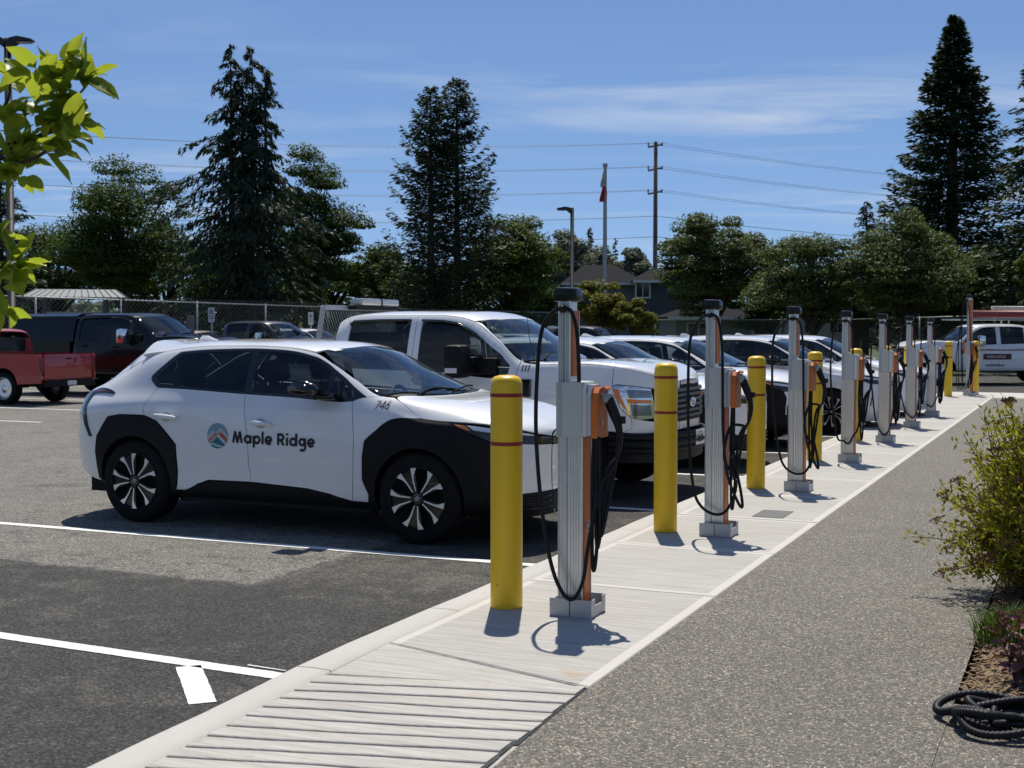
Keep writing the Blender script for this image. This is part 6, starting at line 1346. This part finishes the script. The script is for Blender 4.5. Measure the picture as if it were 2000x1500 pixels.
# tuft of blades, sedum
tf = empty('grass_tuft', ground(1985, 1262, .11)); tag(tf, 'bright green tuft of narrow blades between the shrub and the sedum', 'grass tuft'); V_ = []; F_ = []
for k in range(1100):
    az = rs.uniform(0, 2*PI); r0 = min(.17, abs(rs.normal(0, .075))); ln = rs.uniform(.10, .24); lean = rs.uniform(.1, .75); b0 = Vector((r0*math.cos(az)*1.3, r0*math.sin(az), 0)); d = Vector((math.cos(az+rs.normal(0, .6)), math.sin(az+rs.normal(0, .6)), 0)); s = d.cross(Vector((0, 0, 1)))*.0035; n = len(V_)
    m1 = b0+d*ln*lean*.35+Vector((0, 0, ln*.6)); m2 = b0+d*ln*lean+Vector((0, 0, ln*(1-.35*lean))); V_ += [b0-s, b0+s, m1+s, m1-s, m2]; F_ += [(n, n+1, n+2, n+3), (n+3, n+2, n+4)]
mesh('blade', V_, F_, mat_leaf('blade_green', (.045, .085, .012), (.13, .20, .03), .35), tf)['kind'] = 'stuff'
def leaf_data(name, L, Wd, m, fold=.18, curl=.12, n=7, tip=1.0, blunt=.62):
    """folded leaf blade lying along +x with its midrib at y = 0"""
    v = []; f = []
    for i in range(n+1):
        t = i/n; w = Wd*.5*(math.sin(PI*t**blunt))**.8 if 0 < t < 1 else 0.0005; z = -curl*L*t*t
        for k in (-1, -.5, 0, .5, 1): v.append((L*t, w*k, z+abs(k)*w*fold*2+ (.004*math.sin(t*11) if abs(k) == 1 else 0)))
    for i in range(n):
        for k in range(4): f.append((i*5+k, i*5+5+k, i*5+6+k, i*5+1+k))
    me = bpy.data.meshes.new(name); me.from_pydata(v, [], f); me.materials.append(m); me.polygons.foreach_set('use_smooth', [True]*len(f)); return me
def put_leaf(me, name, parent, pos, d, roll, s):
    o = bpy.data.objects.new(name, me); link(o, parent); d = Vector(d).normalized(); q = d.to_track_quat('X', 'Z'); o.rotation_mode = 'QUATERNION'
    from mathutils import Quaternion
    o.rotation_quaternion = q @ Quaternion((1, 0, 0), roll); o.location = pos; o.scale = (s, s, s); return o
L_sed = mat_leaf('sedum_leaf', (.10, .045, .05), (.26, .15, .13), .15, .5); M_sedf = mat_leaf('sedum_flower', (.08, .035, .025), (.24, .13, .10), .05)
sed_me = [leaf_data('sedum_leaf', .075, .042, L_sed, .25, .1), leaf_data('sedum_leaf', .06, .036, L_sed, .35, -.1)]
for ci, (px, py, hh, lab) in enumerate(((1985, 1345, .34, 'purple leaved sedum with brown flower heads beside the grass tuft'), (2030, 1330, .30, 'purple sedum cut by the right edge above the coiled hose'))):
    base = ground(px, py, .12); sd_o = empty('sedum_plant', base); tag(sd_o, lab, 'plant', 'sedum plants in the bed')
    for k in range(7):
        az = rs.uniform(0, 2*PI); e = Vector((math.cos(az)*rs.uniform(.03, .13), math.sin(az)*rs.uniform(.03, .13), hh*rs.uniform(.6, 1.05))); P = smooth_path([(0, 0, 0), (e.x*.4, e.y*.4, e.z*.55), e], 4); MB().tube(P, .004, 5).build('stem', L_sed, sd_o, smooth=True)
        for j in range(8):
            q = P[2+(j % 6)]; a2 = rs.uniform(0, 2*PI); put_leaf(sed_me[j % 2], 'leaf', sd_o, q, (math.cos(a2), math.sin(a2), rs.uniform(-.3, .6)), rs.uniform(-.5, .5), rs.uniform(.7, 1.2))
        q = fm[k % 3].copy(); q.data = fm[k % 3].data; link(q, sd_o); q.location = e; q.rotation_euler = (rs.normal(0, .2), rs.normal(0, .2), az); q.scale = (1.1, 1.1, 1.3)
# coiled black corrugated hose
def hose():
    rs = np.random.RandomState(8); c = ground(1940, 1418, .11); P = []; n = 420
    for i in range(n):
        t = i/n; a = t*2*PI*5.2+2.6; r = .165+.05*math.sin(a*.37+1)+.03*math.sin(a*1.9); P.append(Vector((c.x+.06+r*1.22*math.cos(a)+.05*math.sin(a*.23), c.y-.01+r*.78*math.sin(a)+.07*math.sin(a*.31+.5), .135+.016*(t*3.2)+.020*math.sin(a*2.3+t*9))))
    e = P[-1]; P += [e+Vector((.06*k, .03*math.sin(k*.8)-.012*k, -.006*k)) for k in range(1, 9)]
    Q = []
    for i in range(len(P)-1):
        for j in range(3): Q.append(P[i].lerp(P[i+1], j/3))
    r = [.0155+(.0020 if (i % 3) else -.0016) for i in range(len(Q))]
    o = MB().tube(Q, r, 9).build('soaker_hose', mat('hose_rubber', (.006, .007, .009), .55, var=.25, spec=.3), None, smooth=True); tag(o, 'coil of black corrugated hose lying on the footpath by the bed', 'hose')
hose()
# leafy branch of a young magnolia reaching in from the left
L_mag = mat_leaf('magnolia_leaf', (.11, .16, .016), (.20, .25, .03), .55, .36, 9., (.62, .72, .05))
MT = empty('magnolia_tree', (-2.75, 3.9, .0)); tag(MT, 'young magnolia with glossy yellow green leaves reaching in at the left', 'tree'); mo = Vector((-2.75, 3.9, 0))
lm = [leaf_data('leaf', .135, .078, L_mag, .20, .12, blunt=.75), leaf_data('leaf', .12, .080, L_mag, .12, .26, blunt=.85), leaf_data('leaf', .14, .070, L_mag, .28, -.08, blunt=.75), leaf_data('leaf', .11, .074, L_mag, .16, .35, blunt=.9)]
MB().tube(smooth_path([(0, 0, 0), (.03, .02, .8), (-.04, .05, 1.6), (.05, .08, 2.3), (.0, .1, 3.1)], 5), [.05-.002*i for i in range(21)], 9).build('trunk', M_bark, MT, smooth=True)
def twig(pts, r0, r1):
    P = [at(px, py, Y)-mo for px, py, Y in pts[1:]]; P = [Vector(pts[0])]+P; S_ = smooth_path(P, 5); MB().tube(S_, [r0+(r1-r0)*i/(len(S_)-1) for i in range(len(S_))], 6).build('branch', M_bark, MT, smooth=True)
twig([(.0, .05, 1.9), (-90, 330, 4.25), (20, 292, 4.3), (75, 268, 4.3), (115, 235, 4.28), (128, 190, 4.3), (118, 140, 4.32)], .016, .004)
twig([(.0, .05, 1.95), (-80, 320, 4.2), (40, 318, 4.2), (95, 292, 4.15), (135, 262, 4.15)], .012, .003); twig([(.02, .08, 2.1), (-60, 250, 4.4), (10, 205, 4.4), (20, 150, 4.4)], .012, .003); twig([(.0, .05, 1.5), (-80, 545, 4.2), (5, 540, 4.2), (30, 522, 4.2)], .010, .003); twig([(.02, .08, 2.0), (90, 262, 4.3), (130, 210, 4.3), (165, 172, 4.3), (180, 150, 4.3)], .007, .003)
rs = np.random.RandomState(21)
CLU = [(112, 150, 4.32, 17, (0, 0, 1)), (140, 120, 4.33, 7, (.4, 0, .9)), (165, 155, 4.3, 9, (.7, 0, .6)), (70, 140, 4.35, 8, (-.5, 0, .7)), (128, 192, 4.28, 12, (.3, -.2, .6)), (138, 225, 4.26, 12, (.7, -.2, .1)), (105, 240, 4.26, 13, (.2, -.5, .2)), (60, 215, 4.3, 9, (-.5, -.2, .5)), (15, 165, 4.4, 8, (.1, -.3, .9)), (15, 240, 4.35, 9, (.3, -.2, .8)), (45, 290, 4.25, 13, (.0, -.4, .2)), (100, 290, 4.15, 9, (.6, -.4, -.1)), (138, 265, 4.15, 7, (1, -.1, .0)), (15, 325, 4.2, 11, (.3, -.3, -.5)), (30, 350, 4.2, 6, (.2, -.2, -.9)), (28, 520, 4.2, 13, (.7, -.2, .1)), (-5, 470, 4.2, 9, (.5, -.2, .5)), (0, 560, 4.2, 9, (.6, -.2, -.3)), (-8, 605, 4.2, 6, (.4, -.1, -.9))]
for (px, py, Y, n, d) in CLU:
    c = at(px, py, Y)-mo; d = np.array(d, float)
    for k in range(n):
        dd = unit(rs.normal(size=3)*.75+d*.75+np.array([0, 0, .12])); put_leaf(lm[rs.randint(4)], 'leaf', MT, c+Vector(rs.normal(0, .018, 3)), dd, rs.uniform(-.7, .7), rs.uniform(.55, .95))
# the rest of its crown, outside the picture
P = []; A_ = []; B_ = []
for k in range(60):
    c = np.array([rs.uniform(-.9, .72), rs.uniform(-.7, .5), rs.uniform(1.5, 3.3)]); MB().tube(smooth_path([(0, .05, max(1.0, c[2]-.7)), (c[0]*.5, c[1]*.5, c[2]-.2), tuple(c)], 3), .006, 4, cap=False).build('branch', M_bark, MT, smooth=True) if k % 2 == 0 else None
    for j in range(16):
        d = unit(rs.normal(size=3)+np.array([0, 0, .3])); q = c+d*.07+rs.normal(0, .03, 3); w = unit(np.cross(d, rs.normal(size=3))); P.append(q); A_.append(d*.055); B_.append(w*.032)
o = quad_mesh('foliage', quads(np.array(P), np.array(A_), np.array(B_)), L_mag, MT); o['kind'] = 'stuff'
# island the magnolia stands in
isl = MB().lathe([(.0001, .12), (.55, .12), (.62, .11), (.64, 0)], 28).build('tree_pit', M_mulch); isl.location = mo; tag(isl, kind='structure')
for o in bpy.data.objects:
    if o.type == 'MESH' and o.name.startswith('flower_head') and o.parent is None: bpy.data.objects.remove(o)
